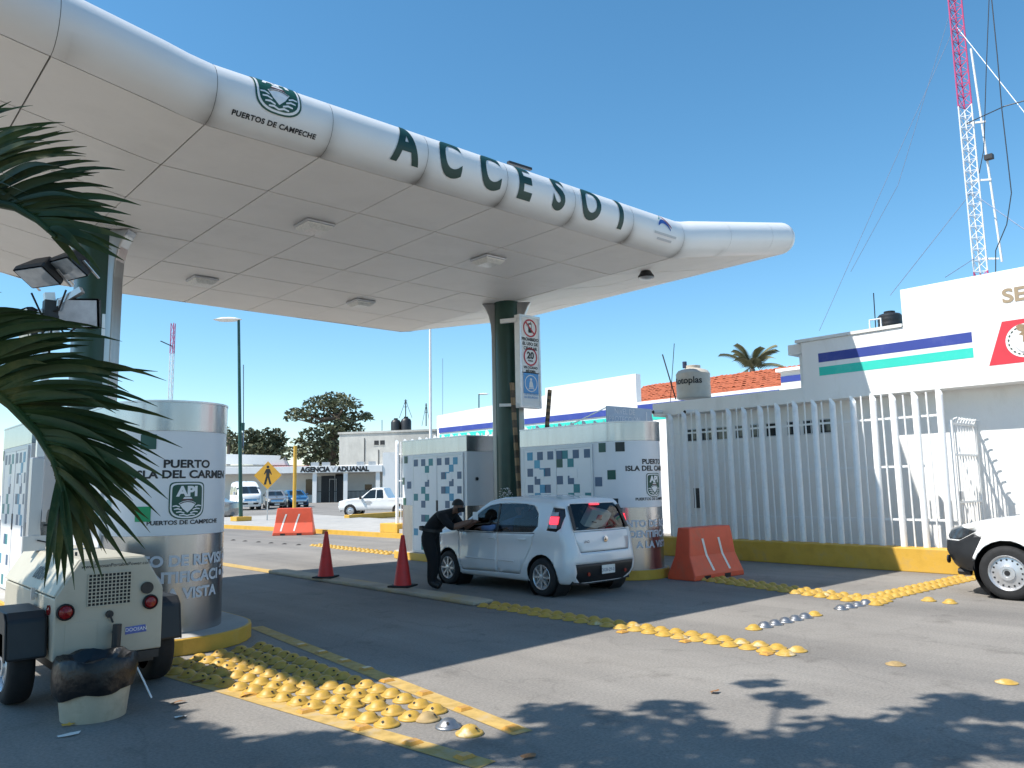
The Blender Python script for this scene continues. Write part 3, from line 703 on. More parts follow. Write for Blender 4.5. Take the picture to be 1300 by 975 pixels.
struct(MB().prism([(15.30,5.33),(15.75,5.33),(16.6,4.6),(16.3,4.3)], xyz, 0, .30).build('fence_kerb', 'yellow_paint', bevel=.015))
# gate between the fence end and the building
g = thing('steel_gate', 'white barred steel gate between the fence end and building wall', 'gate', (16.35, 5.55, .1), world=True)
gx0, gx1, gy = 15.78, 16.98, 5.50
for k in range(9):
    x = gx0+.04+k*(gx1-gx0-.08)/8; MB().tube([(x,gy,.15),(x,gy,2.72),(x,gy-.03,2.78),(x,gy-.10,2.80)], .013, 6).build('bar', 'white_metal', g)
for z in (.18,1.25,2.12,2.70): MB().box(gx0,gy-.02,z-.02,gx1,gy+.02,z+.02).build('rail', 'white_metal', g)
for x in (gx0, gx1): MB().box(x-.03,gy-.025,.1,x+.03,gy+.025,2.76).build('stile', 'white_metal', g)
MB().box(gx0+.05,gy-.05,1.30,gx0+.17,gy-.02,1.45).build('lock', 'steel_dull', g)

# second small fence post row joining the wall (corner behind the kiosk nose)
# ================================================================ roof things and buildings behind
def tank(label, px, py0, py1, depth_x, w_px, m, white=False):
    p = on(px, py1, 0, depth_x); q = on(px, py0, 0, depth_x); d = (p-Vector((0,0,EYE))).dot(fw)
    r = w_px/2*d/FPX; h = q.z-p.z
    t = thing('water_tank', label, 'water tank', p)
    prof = [(0,0),(r*.97,0),(r,.03)]
    for k in range(1,6): prof += [(r*(1.0 if k % 2 else .985), h*.72*k/6), (r*(.985 if k % 2 else 1), h*.72*(k+.3)/6)]
    prof += [(r,h*.74),(r*.86,h*.84),(r*.45,h*.91)]
    MB().lathe(prof, 28).build('shell', m, t, smooth=True)
    MB().lathe([(r*.45,h*.905),(r*.47,h*.99),(r*.40,h),(0,h)], 20).build('lid', 'black_plastic' if not white else m, t, smooth=True)
    return t, r, h
M['tank_black'] = mat('tank_black', (.02,.021,.024), .45, var=.2, scale=3)
M['tank_cream'] = mat('tank_cream', (.55,.50,.43), .6, var=.12, scale=2, dirt=(.35,.30,.24,.5), dirt_scale=2.5)
t, r, h = tank('cream water tank with dark lettering on the roof above the fence', 881, 464, 506, 17.6, 43, 'tank_cream', True)
vf = text2d('Rotoplas', .24, .02); c0 = math.atan2(-t.location.y, -t.location.x)
decal('lettering', vf, lambda u, v: ((r+.006)*math.cos(c0-.42+u/r), (r+.006)*math.sin(c0-.42+u/r), h*.42+v), 'black_print', t)
MB().lathe([(.06,h*.93),(.06,h*1.12),(0,h*1.12)], 10, (-.18,.12,0)).build('vent', mat('vent_blue', (.03,.04,.09), .5), t)
tank('black water tank on the naval building roof beside the raised parapet', 1131, 395, 421, 18.2, 29, 'tank_black')

# striped building behind the fence
BX = 22.0
mid = thing('striped_building', 'long white building with blue and teal stripes behind the fence and kiosks', 'building', (BX, 23, 0), world=True)
part('wall', 'white_wall', mid, (BX,12.2,0,BX+6,29.9,4.35))
def bz(px, py): return on(px, py, 0, BX)
# upper parapet: slopes up towards the near end
a, b = bz(555,528), bz(808,475)
mbp = MB().prism([(17.95,4.352),(29.9,4.352),(29.9,a.z),(22.6,5.25),(22.59,b.z-.02),(17.95,b.z+.02)], lambda y, z, h: (BX+h, y, z), -.02, .25); mbp.build('parapet', 'white_wall', mid)
part('low_parapet', 'white_wall', mid, (BX-.02,12.2,4.352,BX+.25,17.94,4.56))
for z0, z1, m in ((4.17,4.40,'blue_stripe'),(3.90,4.09,'teal_stripe')):
    zq0, zq1 = z0, z1
    part(m, m, mid, (BX-.045,18.3,z0,BX-.022,29.72,z1) if m == 'blue_stripe' else (BX-.012,18.3,z0,BX-.001,29.72,z1))
part('blue_stripe', 'blue_stripe', mid, (BX-.045,12.4,4.22,BX-.022,17.9,4.45)); part('teal_stripe', 'teal_stripe', mid, (BX-.012,12.4,3.88,BX-.001,17.9,4.08))
for k in range(7): 
    w = part('window', 'frame_grey', mid, (BX-.03,13.2+k*2.3,1.4,BX-.001,14.4+k*2.3,2.6)); MB().box(BX-.035,13.26+k*2.3,1.46,BX-.031,14.34+k*2.3,2.54).build('pane', 'glass_dark', w)
# white duct / sign frame in front of the stripes
# tile-roofed building
TX0, TX1 = 26.0, 31.0
th_ = thing('tile_roof_house', 'building with orange clay tile roof behind the water tank', 'building', (28.5, 18, 0), world=True)
part('wall', 'white_wall', th_, (TX0+.3,14.6,0,TX1,23.5,5.0))
rz0, rz1 = 4.95, 6.15
MB().sheet(lambda u, y: (TX0+u*(TX1-TX0-1.5), y, rz0+(rz1-rz0)*u), [0,1], [14.2,23.6]).build('roof_deck', 'tile_orange', th_)
n_r, n_c = 9, 44
tm = MB().lathe([(.115,0),(.095,.46)], 6, a0=0, a1=math.pi, axis='x').mesh('tile'); tm.materials.append(M['tile_orange'])
tiles_b = MB()
ang = math.atan2(rz1-rz0, TX1-TX0-1.5)
for i in range(n_r):
    for j in range(n_c):
        b_ = MB().lathe([(.12,0),(.10,.46)], 5, a0=0, a1=math.pi, axis='x')
        dx = random.uniform(-.02,.02); dzz = random.uniform(0,.03)
        ca, sa = math.cos(ang), math.sin(ang); x0 = i*.40+dx; y0 = 14.3+j*.212
        tiles_b.add([(TX0+x0+ (vx*ca), y0+vy, rz0+(x0)*math.tan(ang)+vx*sa+vz+.01+dzz) for vx, vy, vz in b_.v], b_.f)
o = tiles_b.build('roof_tiles', 'tile_orange', th_); o['kind'] = 'stuff'
part('ridge', 'tile_orange', th_, (TX1-1.6,14.2,rz1-.02,TX1-1.4,23.6,rz1+.10))
part('gable_trim', 'white_wall', th_, (TX0-.1,14.0,4.55,TX0+.28,23.6,4.93))
MB().prism([(TX0-.1,4.95),(TX1-1.5,6.2),(TX1-1.5,6.35),(TX0-.1,5.10)], lambda x, z, h: (x, h, z), 13.95, 14.18).build('gable_board', mat('gable_pink', (.50,.24,.20), .7, var=.2), th_)
MB().prism([(TX0,4.0),(TX1-1.5,4.0),(TX1-1.5,6.15),(TX0,4.90)], lambda x, z, h: (x, h, z), 14.2, 14.5).build('gable_wall', 'white_wall', th_)
# small block between the tile roof and the naval building
sb = thing('stair_block', 'small white block with thin stripes beside the tiled roof', 'building', (21, 11, 0), world=True)
part('wall', 'white_wall', sb, (20.5,10.2,0,22.5,11.5,4.75)); part('cap', 'white_wall', sb, (20.4,10.1,4.752,22.6,11.6,4.84))
part('blue_stripe', 'blue_stripe', sb, (20.49,10.2,4.45,20.498,11.5,4.62)); part('roof_line', 'red_panel', sb, (20.48,10.2,4.15,20.497,11.4,4.21))

# ================================================================ radio tower on the right
M['tower_white'] = mat('tower_white', (.72,.72,.72), .5, var=.06); M['tower_red'] = mat('tower_red', (.50,.05,.16), .5, var=.15)
tx, ty = 25.5, 7.72
tw = thing('radio_mast', 'tall red and white lattice radio mast behind the naval building', 'mast', (tx, ty, 0), world=True)
def lattice(par, x, y, z0, z1, r, step, m, rr=.022, lean=(0,0)):
    legs = []
    for k in range(3):
        a = math.radians(20+120*k); legs.append((r*math.cos(a), r*math.sin(a)))
    P = lambda k, z: (x+legs[k][0]+lean[0]*z, y+legs[k][1]+lean[1]*z, z)
    for k in range(3): MB().tube([P(k,z0),P(k,z1)], rr, 6).build('leg', m, par)
    b = MB(); n = int((z1-z0)/step)
    for i in range(n):
        za, zb = z0+(z1-z0)*i/n, z0+(z1-z0)*(i+1)/n
        for k in range(3):
            k2 = (k+1) % 3; b.tube([P(k,za),P(k2,zb)], rr*.5, 4, False); b.tube([P(k,za),P(k2,za)], rr*.5, 4, False)
    b.build('bracing', m, par)
lattice(tw, tx, ty, 3.5, 7.7, .20, .34, 'tower_red', .022); lattice(tw, tx, ty, 7.7, 12.85, .20, .34, 'tower_white', .022); lattice(tw, tx, ty, 12.85, 22, .20, .34, 'tower_red', .022)
MB().tube([(tx+.1,ty-.55,7.9),(tx+.05,ty-.3,14.6)], .032, 8).build('side_pole', 'tower_white', tw)
for z in (8.0, 10.4, 12.2): MB().bar((tx+.05,ty-.5,z),(tx,ty,z+.1),.05).build('clamp', 'tower_white', tw)
MB().box(tx-.1,ty-.62,11.0,tx+.08,ty-.40,11.14).build('box', 'black_plastic', tw)
def wire(label, pts, r=.012, m='dark_metal', sag=0):
    P = [Vector(p) for p in pts]
    if len(P) == 2 and sag:
        a, b = P; P = [a+(b-a)*t - Vector((0,0,sag*4*t*(1-t))) for t in lin(0,1,9)]
    o = MB().tube(P, r, 5).build('guy_wire', m); tag(o, label, 'wire', 'guy wires and cables of the radio mast'); return o
M['wire_light'] = mat('wire_light', (.16,.22,.33), .6); 
wire('guy wire running from the mast top down left behind the parapet', [(tx,ty,15.6), on(1040,420,0,24.5)], .009, 'wire_light')
wire('pale guy wire running right from the mast top', [(tx,ty,15.4), on(1330,180,0,24)], .011, 'tower_white')
wire('lower guy wire on the left of the mast towards the parapet', [(tx,ty,10.2), on(1130,375,0,24.5)], .011, 'wire_light')
wire('lowest short guy wire left of the mast', [(tx,ty,8.2), on(1200,352,0,24.5)], .011, 'wire_light')
wire('pale guy wire low on the right of the mast', [(tx,ty,10.1), on(1330,312,0,24)], .014, 'wire_light')
wire('dark cable crossing to the mast from the right', [(tx,ty,12.3), on(1275,135,0,24), on(1330,120,0,24)], .016)
wire('dark slack cable hanging down right of the mast', [on(x,y,0,23.5) for x,y in ((1258,-10),(1266,70),(1272,140),(1279,200),(1284,245),(1278,285),(1264,318),(1264,350))], .014)
wire('second dark cable hanging beside the mast pole', [on(x,y,0,23.5) for x,y in ((1256,-10),(1252,90),(1249,190),(1243,220))], .012)
wire('faint wire high in the sky left of the mast', [on(1208,10,0,60), on(1140,235,0,60), on(1080,345,0,60)], .02, 'wire_light')
# stub antenna and pipe on the parapet
tag(MB().tube([on(1112,420,0,17.2), on(1109,372,0,17.2)], .012, 5).build('antenna', 'dark_metal'), 'thin dark antenna standing on the naval roof left of the black tank', 'antenna')
p = on(1112,420,0,17.0); tag(MB().tube([p+Vector((0,-.12,0)), p+Vector((0,-.12,.25)), p+Vector((0,.12,.25)), p+Vector((0,.12,0))], .02, 8).build('pipe_loop', 'white_metal'), 'small white pipe loop on the naval roof edge', 'pipe')
# crossed rods by the cream tank
p = on(858,507,0,17.4)
tag(MB().tube([p, on(841,450,0,17.4)], .018, 6).build('roof_rod', 'dark_metal'), 'dark slanted rod rising left of the cream water tank', 'rod')
tag(MB().tube([on(851,510,0,17.5), on(856,436,0,17.5)], .010, 6).build('whip_antenna', 'dark_metal'), 'thin whip antenna left of the cream water tank', 'antenna')

# ================================================================ vehicles
def interp(tab, x):
    if x <= tab[0][0]: return tab[0][1]
    for (a, va), (b, vb) in zip(tab, tab[1:]):
        if x <= b:
            t = (x-a)/(b-a); return va+(vb-va)*t
    return tab[-1][1]
def sinterp(tab, x):                                # smooth-ish: average of neighbours
    return (interp(tab, x-.05)+2*interp(tab, x)+interp(tab, x+.05))/4
def inside(poly, x, y):
    c = False; j = len(poly)-1
    for i in range(len(poly)):
        xi, yi = poly[i]; xj, yj = poly[j]
        if (yi > y) != (yj > y) and x < (xj-xi)*(y-yi)/(yj-yi)+xi: c = not c
        j = i
    return c
def inset(poly, d):
    n = len(poly); A = sum(poly[i][0]*poly[(i+1)%n][1]-poly[(i+1)%n][0]*poly[i][1] for i in range(n)); s = 1 if A > 0 else -1; out = []
    for i in range(n):
        p0, p1, p2 = (Vector(poly[(i+k) % n]) for k in (-1, 0, 1))
        e1 = (p1-p0).normalized(); e2 = (p2-p1).normalized()
        n1 = Vector((-e1.y, e1.x))*s; n2 = Vector((-e2.y, e2.x))*s; b = n1+n2
        k = d/max(.3, (b.dot(n1)/max(1e-6, b.length))) ; out.append(tuple(p1+b.normalized()*k))
    return out
class Body:
    """Car shell: local +y is the front, z up. rear/front: y of the tail and nose at each height; top: roof line z over y; half: half width over y."""
    def __init__(s, rear, front, top, half, zbot, belt, roof, tumble=.17, rc=.10, endr=.22, bow=.10, ns=44, nz=15):
        s.rear, s.front, s.top, s.half, s.zbot, s.belt, s.roof, s.tumble, s.rc, s.endr, s.bow = rear, front, top, half, zbot, belt, roof, tumble, rc, endr, bow
        us = sorted(set([round(x, 4) for x in lin(0, 1, ns)] + [.004,.012,.03,.045,.97,.985,.995]))
        s.bm = bmesh.new(); grid = []
        for u in us:
            row = []
            y1 = s.Y(u, belt); zt = s.ztop(u); x_in = None
            flank = [s.zbot + (zt-rc-s.zbot)*k/(nz-1) for k in range(nz)]
            pts = [(0, s.zbot), (s.hw(u, s.zbot)*.6, s.zbot), (s.hw(u, s.zbot)-.03, s.zbot)]
            pts += [(s.hw(u, z), z) for z in [s.zbot+.03]+flank[1:]]
            xe = s.hw(u, zt-rc); r2 = min(rc*1.5, xe*.5)
            for a in (22, 45, 68, 90): pts.append((xe - r2*(1-math.cos(math.radians(a))), zt-rc+rc*math.sin(math.radians(a))))
            for f in (.7, .4, 0): pts.append(((xe-r2)*f, zt + .02*(1-f*f)))
            pts = [(max(0, x), z) for x, z in pts]
            for sg in (1,):
                row = [(x, z) for x, z in pts]
            full = [(-x, z) for x, z in row] + [(x, z) for x, z in reversed(row[1:-1])]
            grid.append([s.bm.verts.new((x, s.Yx(u, z, x), z)) for x, z in full])
        n = len(grid[0])
        for i in range(len(grid)-1):
            for k in range(n):
                s.bm.faces.new((grid[i][k], grid[i][(k+1) % n], grid[i+1][(k+1) % n], grid[i+1][k]))
        # end caps: strips between mirrored points so the ends keep their shape
        m = n//2
        for row in (grid[0], grid[-1]):
            for k in range(m):
                a, b, c_, d = row[k], row[k+1], row[(n-k-1) % n], row[(n-k) % n]
                vs = []
                for q in (a, b, c_, d):
                    if q not in vs: vs.append(q)
                if len(vs) > 2: s.bm.faces.new(vs)
        bmesh.ops.recalc_face_normals(s.bm, faces=s.bm.faces)
        # split the end caps crosswise so that the bow can be applied
        for x in (-.6,-.45,-.3,-.15,0,.15,.3,.45,.6):
            bmesh.ops.bisect_plane(s.bm, geom=s.bm.verts[:]+s.bm.edges[:]+s.bm.faces[:], plane_co=(x,0,0), plane_no=(1,0,0))
        for v in s.bm.verts:
            u = s.U(v.co.y, v.co.z)
        s.parts = []
    def Y(s, u, z): return interp(s.rear, z)+(interp(s.front, z)-interp(s.rear, z))*u
    def U(s, y, z): a, b = interp(s.rear, z), interp(s.front, z); return (y-a)/(b-a)
    def Yx(s, u, z, x): return s.Y(u, z)
    def ztop(s, u): return sinterp(s.top, s.Y(u, s.belt))
    def hw(s, u, z):
        L = interp(s.front, z)-interp(s.rear, z); y = s.Y(u, z); w = interp(s.half, y)
        d = min(u, 1-u)*L; r = s.endr
        if d < r: w -= r*(1-math.sqrt(max(0, 1-(1-d/r)**2)))*.95
        if z > s.belt: w *= 1-s.tumble*((z-s.belt)/(s.roof-s.belt))**1.15
        else:
            t = (s.belt-z)/(s.belt-s.zbot); w *= 1-.015*math.sin(t*math.pi*2)-.05*max(0, t-.7)/.3
        return w
    def bowed(s):
        ya = s.Y(.5, s.belt)
        for v in s.bm.verts:
            u = s.U(v.co.y, v.co.z); k = (v.co.x/.8)**2
            e = max(0, abs(u-.5)*2-.7)/.3
            v.co.y += (-1 if u > .5 else 1)*s.bow*k*e*e
    def cut(s, poly, ax, sel, keep=None, gap=0):
        """cut the shell along a convex polygon; ax 'x': polygon in (y,z), seen from the side; 'y': polygon in (x,z), seen from the end.
        returns the mesh of the faces inside (optionally with a gap around) and removes them from the shell"""
        polys = [poly] + ([inset(poly, gap)] if gap else [])
        for P in polys:
            n = len(P); lo = [min(p[i] for p in P)-.05 for i in (0,1)]; hi = [max(p[i] for p in P)+.05 for i in (0,1)]
            for i in range(n):
                a, b = P[i], P[(i+1) % n]; d = (b[0]-a[0], b[1]-a[1]); nn = (d[1], -d[0])
                co, no = ((0,a[0],a[1]), (0,nn[0],nn[1])) if ax == 'x' else ((a[0],0,a[1]), (nn[0],0,nn[1]))
                fs = []
                for f in s.bm.faces:
                    c_ = f.calc_center_median()
                    if not sel(c_): continue
                    q = [(v.co.y if ax == 'x' else v.co.x, v.co.z) for v in f.verts]
                    if max(t[0] for t in q) < lo[0] or min(t[0] for t in q) > hi[0] or max(t[1] for t in q) < lo[1] or min(t[1] for t in q) > hi[1]: continue
                    fs.append(f)
                es = set(e for f in fs for e in f.edges); vs = set(v for f in fs for v in f.verts)
                bmesh.ops.bisect_plane(s.bm, geom=list(vs)+list(es)+fs, plane_co=co, plane_no=no, dist=1e-5)
        inn = polys[-1]; take = []; ring = []
        for f in s.bm.faces:
            c_ = f.calc_center_median()
            if not sel(c_): continue
            q = (c_.y if ax == 'x' else c_.x, c_.z)
            if inside(inn, *q): take.append(f)
            elif gap and inside(poly, *q): ring.append(f)
        me = MB(); idx = {}
        for f in take:
            t = []
            for v in f.verts:
                if v not in idx: idx[v] = len(me.v); me.v.append(tuple(v.co))
                t.append(idx[v])
            me.f.append(tuple(t))
        bmesh.ops.delete(s.bm, geom=take+ring, context='FACES')
        return me
    def mesh(s, name='body'):
        me = bpy.data.meshes.new(name); s.bm.to_mesh(me); return me
def shell(me_or_mb, name, m, parent, thick=.018, inner='dark_void', smooth=True):
    me = me_or_mb if isinstance(me_or_mb, bpy.types.Mesh) else None
    if me is None:
        me = bpy.data.meshes.new(name); me.from_pydata(me_or_mb.v, [], me_or_mb.f)
    me.materials.append(M[m]); me.materials.append(M[inner])
    o = link(name, me, None, parent)
    if smooth:
        me.polygons.foreach_set('use_smooth', [True]*len(me.polygons))
        try: me.set_sharp_from_angle(angle=math.radians(50))
        except Exception: pass
    if thick:
        md = o.modifiers.new('solid', 'SOLIDIFY'); md.thickness = thick; md.offset = -1; md.material_offset = 1; md.material_offset_rim = 0
    return o
def circ(cy, cz, r, n=18, squash=1): return [(cy+r*math.cos(2*math.pi*k/n), cz+r*squash*math.sin(2*math.pi*k/n)) for k in range(n)]
_wheels = {}
def wheel(parent, x, y, r, w, side, style='spoke', steer=0):
    """side -1: outer face towards -x"""
    key = (r, w, style)
    if key not in _wheels:
        ty = MB().lathe([(r*.66,-w/2),(r*.80,-w/2-.006),(r*.93,-w/2+.004),(r*.985,-w/2+.03),(r,-w/2+.05),(r,w/2-.05),(r*.985,w/2-.03),(r*.93,w/2-.004),(r*.66,w/2)], 36, axis='x').mesh('tyre'); ty.materials.append(M['tyre'])
        ty.polygons.foreach_set('use_smooth', [True]*len(ty.polygons))
        rb = MB(); R = r*.67
        if style == 'spoke':
            rb.lathe([(R,-w/2+.005),(R*.95,-w/2-.004),(R*.88,-w/2+.01),(R*.86,-w/2+.07),(0,-w/2+.075)], 30, axis='x')
            for k in range(8):
                a = 2*math.pi*k/8; c_, s_ = math.cos(a), math.sin(a)
                rb.obox((-w/2+.012, c_*R*.52, s_*R*.52), (.012,0,0), (0,c_*R*.38,s_*R*.38), (0,-s_*R*.075,c_*R*.075))
            rb.lathe([(R*.24,-w/2+.03),(R*.24,-w/2-.004),(R*.18,-w/2-.008),(0,-w/2-.008)], 18, axis='x')
        else:
            rb.lathe([(R,-w/2+.005),(R*.96,-w/2-.008),(R*.90,-w/2+.006),(R*.86,-w/2+.03),(R*.62,-w/2+.022),(R*.42,-w/2+.008),(R*.40,-w/2-.01),(R*.24,-w/2-.012),(R*.23,-w/2+.0),(0,-w/2+.0)], 36, axis='x')
        rm = rb.mesh('rim'); rm.materials.append(M['alu']); rm.polygons.foreach_set('use_smooth', [True]*len(rm.polygons))
        try: rm.set_sharp_from_angle(angle=math.radians(35))
        except Exception: pass
        hb = MB()
        if style == 'spoke':
            for k in range(8):
                a = 2*math.pi*(k+.5)/8; hb.lathe([(.0,-w/2+.068),(R*.20,-w/2+.067)], 6, (0, math.cos(a)*R*.6, math.sin(a)*R*.6), axis='x')
        else:
            for k in range(16):
                a = 2*math.pi*k/16; hb.lathe([(.0,-w/2+.018),(R*.055,-w/2+.020)], 8, (0, math.cos(a)*R*.74, math.sin(a)*R*.74), axis='x')
            hb.lathe([(0,-w/2-.006),(R*.15,-w/2-.005)], 14, axis='x')
        hm = hb.mesh('hole'); hm.materials.append(M['dark_void'])
        _wheels[key] = (ty, rm, hm)
    ty, rm, hm = _wheels[key]
    t = link('wheel', ty, None, parent); t.location = (x, y, r); t.rotation_euler = (0, 0, (math.pi if side > 0 else 0)+steer)
    link('rim', rm, None, t); link('rim_holes', hm, None, t)
    return t
M['car_white'] = mat('car_white', (.70,.71,.72), .22, var=.02, scale=2, dirt=(.50,.48,.44,.25), dirt_scale=1.5)
M['car_white'].node_tree.nodes['Principled BSDF'].inputs['Coat Weight'].default_value = .6
M['pickup_white'] = mat('pickup_white', (.80,.80,.79), .25, var=.02, scale=2)
M['pickup_white'].node_tree.nodes['Principled BSDF'].inputs['Coat Weight'].default_value = .5
M['tail_red'] = mat('tail_red', (.5,.02,.03), .15, var=.2, scale=40, emit=(1.0,.05,.09,1.1))
M['tail_dark'] = mat('tail_dark', (.03,.028,.03), .08, var=.3, scale=25)
M['tail_clear'] = mat('tail_clear', (.42,.40,.43), .12, var=.35, scale=25)
M['lamp_dark'] = mat('lamp_dark', (.05,.06,.07), .08, var=.5, scale=9)
M['lamp_clear'] = mat('lamp_clear', (.5,.53,.56), .08, var=.3, scale=9)
M['seat'] = mat('seat', (.04,.042,.046), .9, var=.2, scale=8)
M['plate'] = mat('plate', (.68,.69,.66), .5, var=.08, scale=20)
M['paper'] = mat('paper', (.55,.53,.46), .9, var=.12, scale=6)
M['chrome'] = mat('chrome', (.6,.6,.62), .15, 1)

# ---- white hatchback at the checkpoint
hb = thing('hatchback_car', 'white hatchback car stopped at the checkpoint with red tail light lit', 'car', (9.42, 9.02, 0))
B = Body(rear=[(.18,-.50),(.35,-.62),(.52,-.64),(.66,-.625),(.82,-.60),(1.0,-.55),(1.2,-.475),(1.35,-.40),(1.50,-.30)],
         front=[(.18,2.98),(.35,3.08),(.55,3.10),(.72,3.06),(.85,2.98),(1.0,2.9),(1.5,2.8)],
         top=[(-.7,1.46),(-.35,1.475),(0,1.505),(.5,1.52),(1.0,1.505),(1.35,1.45),(1.6,1.33),(2.12,1.02),(2.35,.985),(2.7,.93),(2.9,.86),(3.02,.78),(3.2,.70)],
         half=[(-.7,.78),(-.3,.815),(.3,.825),(1.8,.825),(2.5,.815),(2.9,.77),(3.1,.72)], zbot=.20, belt=.93, roof=1.50, tumble=.17, rc=.085, endr=.17, bow=.06)
B.bowed()
side = lambda c: abs(c.x) > .45
left = lambda c: c.x < -.45
right = lambda c: c.x > .45
rearsel = lambda c: c.y < -.12 and abs(c.x) < .76
for ay in (0, 2.376):
    B.cut(circ(ay, .30, .335, 20), 'x', lambda c: abs(c.x) > .30 and c.z < .75)
# side windows
gl = []
wF = [(1.06,.945),(2.03,.955),(1.90,1.03),(1.50,1.285),(1.30,1.375),(1.08,1.405)]
wR = [(.18,.965),(1.0,.945),(1.02,1.405),(.45,1.405),(.22,1.375),(.10,1.25),(.08,1.06)]
for sel in (left, right):
    for w in (wF, wR): gl.append((B.cut(w, 'x', sel), 'side_window'))
pillars = [B.cut([(1.0,.945),(1.06,.945),(1.085,1.405),(1.02,1.405)], 'x', sel) for sel in (left, right)]
# doors (paint panels with a dark gap), left and right
dF = [(1.06,.935),(1.03,.30),(1.97,.28),(2.05,.45),(2.06,.935)]
dR = [(.14,.955),(.24,.72),(.36,.52),(.50,.30),(1.022,.30),(1.05,.935)]
doors = []
for sel in (left, right):
    doors.append(B.cut(dF, 'x', sel, gap=.010))
    doors.append(B.cut(dR, 'x', sel, gap=.010))
# rear: glass, tail lamps, tailgate, black bumper insert
rg = B.cut([(-.60,1.0),(.60,1.0),(.56,1.34),(.50,1.40),(-.50,1.40),(-.56,1.34)], 'y', lambda c: c.y < -.22)
lampL = B.cut([(-.12,1.00),(-.33,.985),(-.40,1.04),(-.405,1.22),(-.36,1.33),(-.20,1.35)], 'x', lambda c: c.x < -.56 and c.y < -.05)
lampR = B.cut([(-.12,1.00),(-.33,.985),(-.40,1.04),(-.405,1.22),(-.36,1.33),(-.20,1.35)], 'x', lambda c: c.x > .56 and c.y < -.05)
tg = B.cut([(-.62,.985),(-.60,.80),(-.55,.67),(.55,.67),(.60,.80),(.62,.985)], 'y', lambda c: c.y < -.35, gap=.007)
bp = B.cut([(-.66,.50),(-.62,.30),(-.5,.21),(.5,.21),(.62,.30),(.66,.50)], 'y', lambda c: c.y < -.40)
ws = B.cut([(-.68,1.03),(.68,1.03),(.60,1.30),(.52,1.42),(-.52,1.42),(-.60,1.30)], 'y', lambda c: 1.15 < c.y < 2.25)
hlL = B.cut([(2.62,.72),(2.62,.84),(2.85,.80),(3.0,.74),(3.0,.62),(2.9,.60)], 'x', lambda c: c.x < -.35 and c.y > 2.4)
body = shell(B.mesh(), 'body', 'car_white', hb)
for me in pillars: shell(me, 'window_pillar', 'black_plastic', hb)
for me, nm in gl: shell(me, nm, 'glass', hb, 0)
shell(rg, 'rear_window', 'glass', hb, 0); shell(ws, 'windscreen', 'glass', hb, 0)
for i, d in enumerate(doors):
    o = shell(d, 'door', 'car_white', hb)
    sx = -1 if i < 2 else 1; hy = 1.16 if i % 2 == 0 else .28
    if i % 2: hy = .42
    hx = sx*(B.hw(B.U(hy,.86), .86)+.008)
    MB().box(hx-.014, hy-.09, .835, hx+.014, hy+.09, .865).build('handle', 'car_white', o, bevel=.008)
    if i % 2 == 0:   # low crease that frames the moulding
        pass
for lm, sx in ((lampL,-1),(lampR,1)):
    o = shell(lm, 'tail_light', 'tail_dark', hb, .01)
    xx = sx*(B.hw(B.U(-.27,1.16),1.16)+.012)
    MB().obox((xx*1.0,-.27,1.155), (.008,.0,0), (0,.095,0), (sx*-.018,0,.06)).build('lit_segment', 'tail_red', o, bevel=.01)
    for zz in (1.065, 1.25): MB().obox((sx*(B.hw(B.U(-.27,zz),zz)+.008),-.265,zz), (.006,0,0), (0,.075,0), (sx*-.008,0,.03)).build('clear_segment', 'tail_clear', o, bevel=.01)
tgo = shell(tg, 'tailgate', 'car_white', hb)
shell(bp, 'bumper_insert', 'black_plastic', hb)
shell(hlL, 'headlight', 'lamp_clear', hb, .01)
# black band between window and lamps, wiper, brake light
yr = lambda z, x=0: interp(B.rear, z)+B.bow*((x/.8)**2)*.9
for sx in (-1,1):
    MB().obox((sx*.585, yr(1.19,.585)-.012, 1.19), (.03,0,0), (0,.004,0), (-sx*.02,.075,.18)).build('window_pillar', 'black_plastic', hb)
MB().bar((-.10,yr(1.02)-.02,1.02),(.32,yr(1.06)-.025,1.06),.02,.015).build('wiper', 'black_plastic', hb)
MB().box(-.10,yr(1.385)-.03,1.372,.10,yr(1.385)+.01,1.398).build('brake_light', 'tail_red', hb)
# badge, plate, letters
by = yr(.83)-.012
MB().lathe([(.045,0),(.045,-.012),(.034,-.014),(0,-.014)], 20, (0,by+.004,.85), 'y').build('badge', 'chrome', tgo, smooth=True)
pl = MB().box(-.15,yr(.40)-.028,.33,.15,yr(.40)-.02,.46).build('number_plate', 'plate', hb, bevel=.004)
vf = text2d('DGB-29-01', .07, .008); decal('lettering', vf, lambda u, v: (u, yr(.40)-.030, .365+v), mat('plate_ink', (.16,.19,.26), .6), pl)
for sx in (-1, 1): MB().lathe([(.03,0),(.03,-.012),(0,-.012)], 10, (sx*.42,yr(.36,.42)-.016,.345), 'y').build('reflector', 'red_lens', hb)
vf = text2d('UNO', .055, .008); decal('lettering', vf, lambda u, v: (-.42+u, yr(.81,.42)-.016, .81+v), 'chrome', tgo)
# side moulding, sill, pillars
for sx in (-1,1):
    for ya_, yb_2 in ((.62,1.0),(1.08,1.86)):
        ps_ = [(sx*(B.hw(B.U(y,.50), .50)+.002), y, .50) for y in lin(ya_, yb_2, 6)]
        MB().tube(ps_, .014, 6).build('side_moulding', 'car_white', hb, smooth=True)
# mirror
for sx in (-1, 1):
    mx_ = sx*(B.hw(B.U(1.88,.98),.98)+.09)
    mo = MB().lathe([(0,-.06),(.05,-.055),(.075,-.02),(.08,.03)], 14, axis='y').build('mirror', 'black_plastic', hb, smooth=True); mo.location = (mx_,1.90,1.0); mo.scale = (1.2,1,.95); mo.rotation_euler = (0,0,math.pi)
    MB().lathe([(0,.031),(.074,.031)], 14, axis='y').build('mirror_glass', 'chrome', mo)
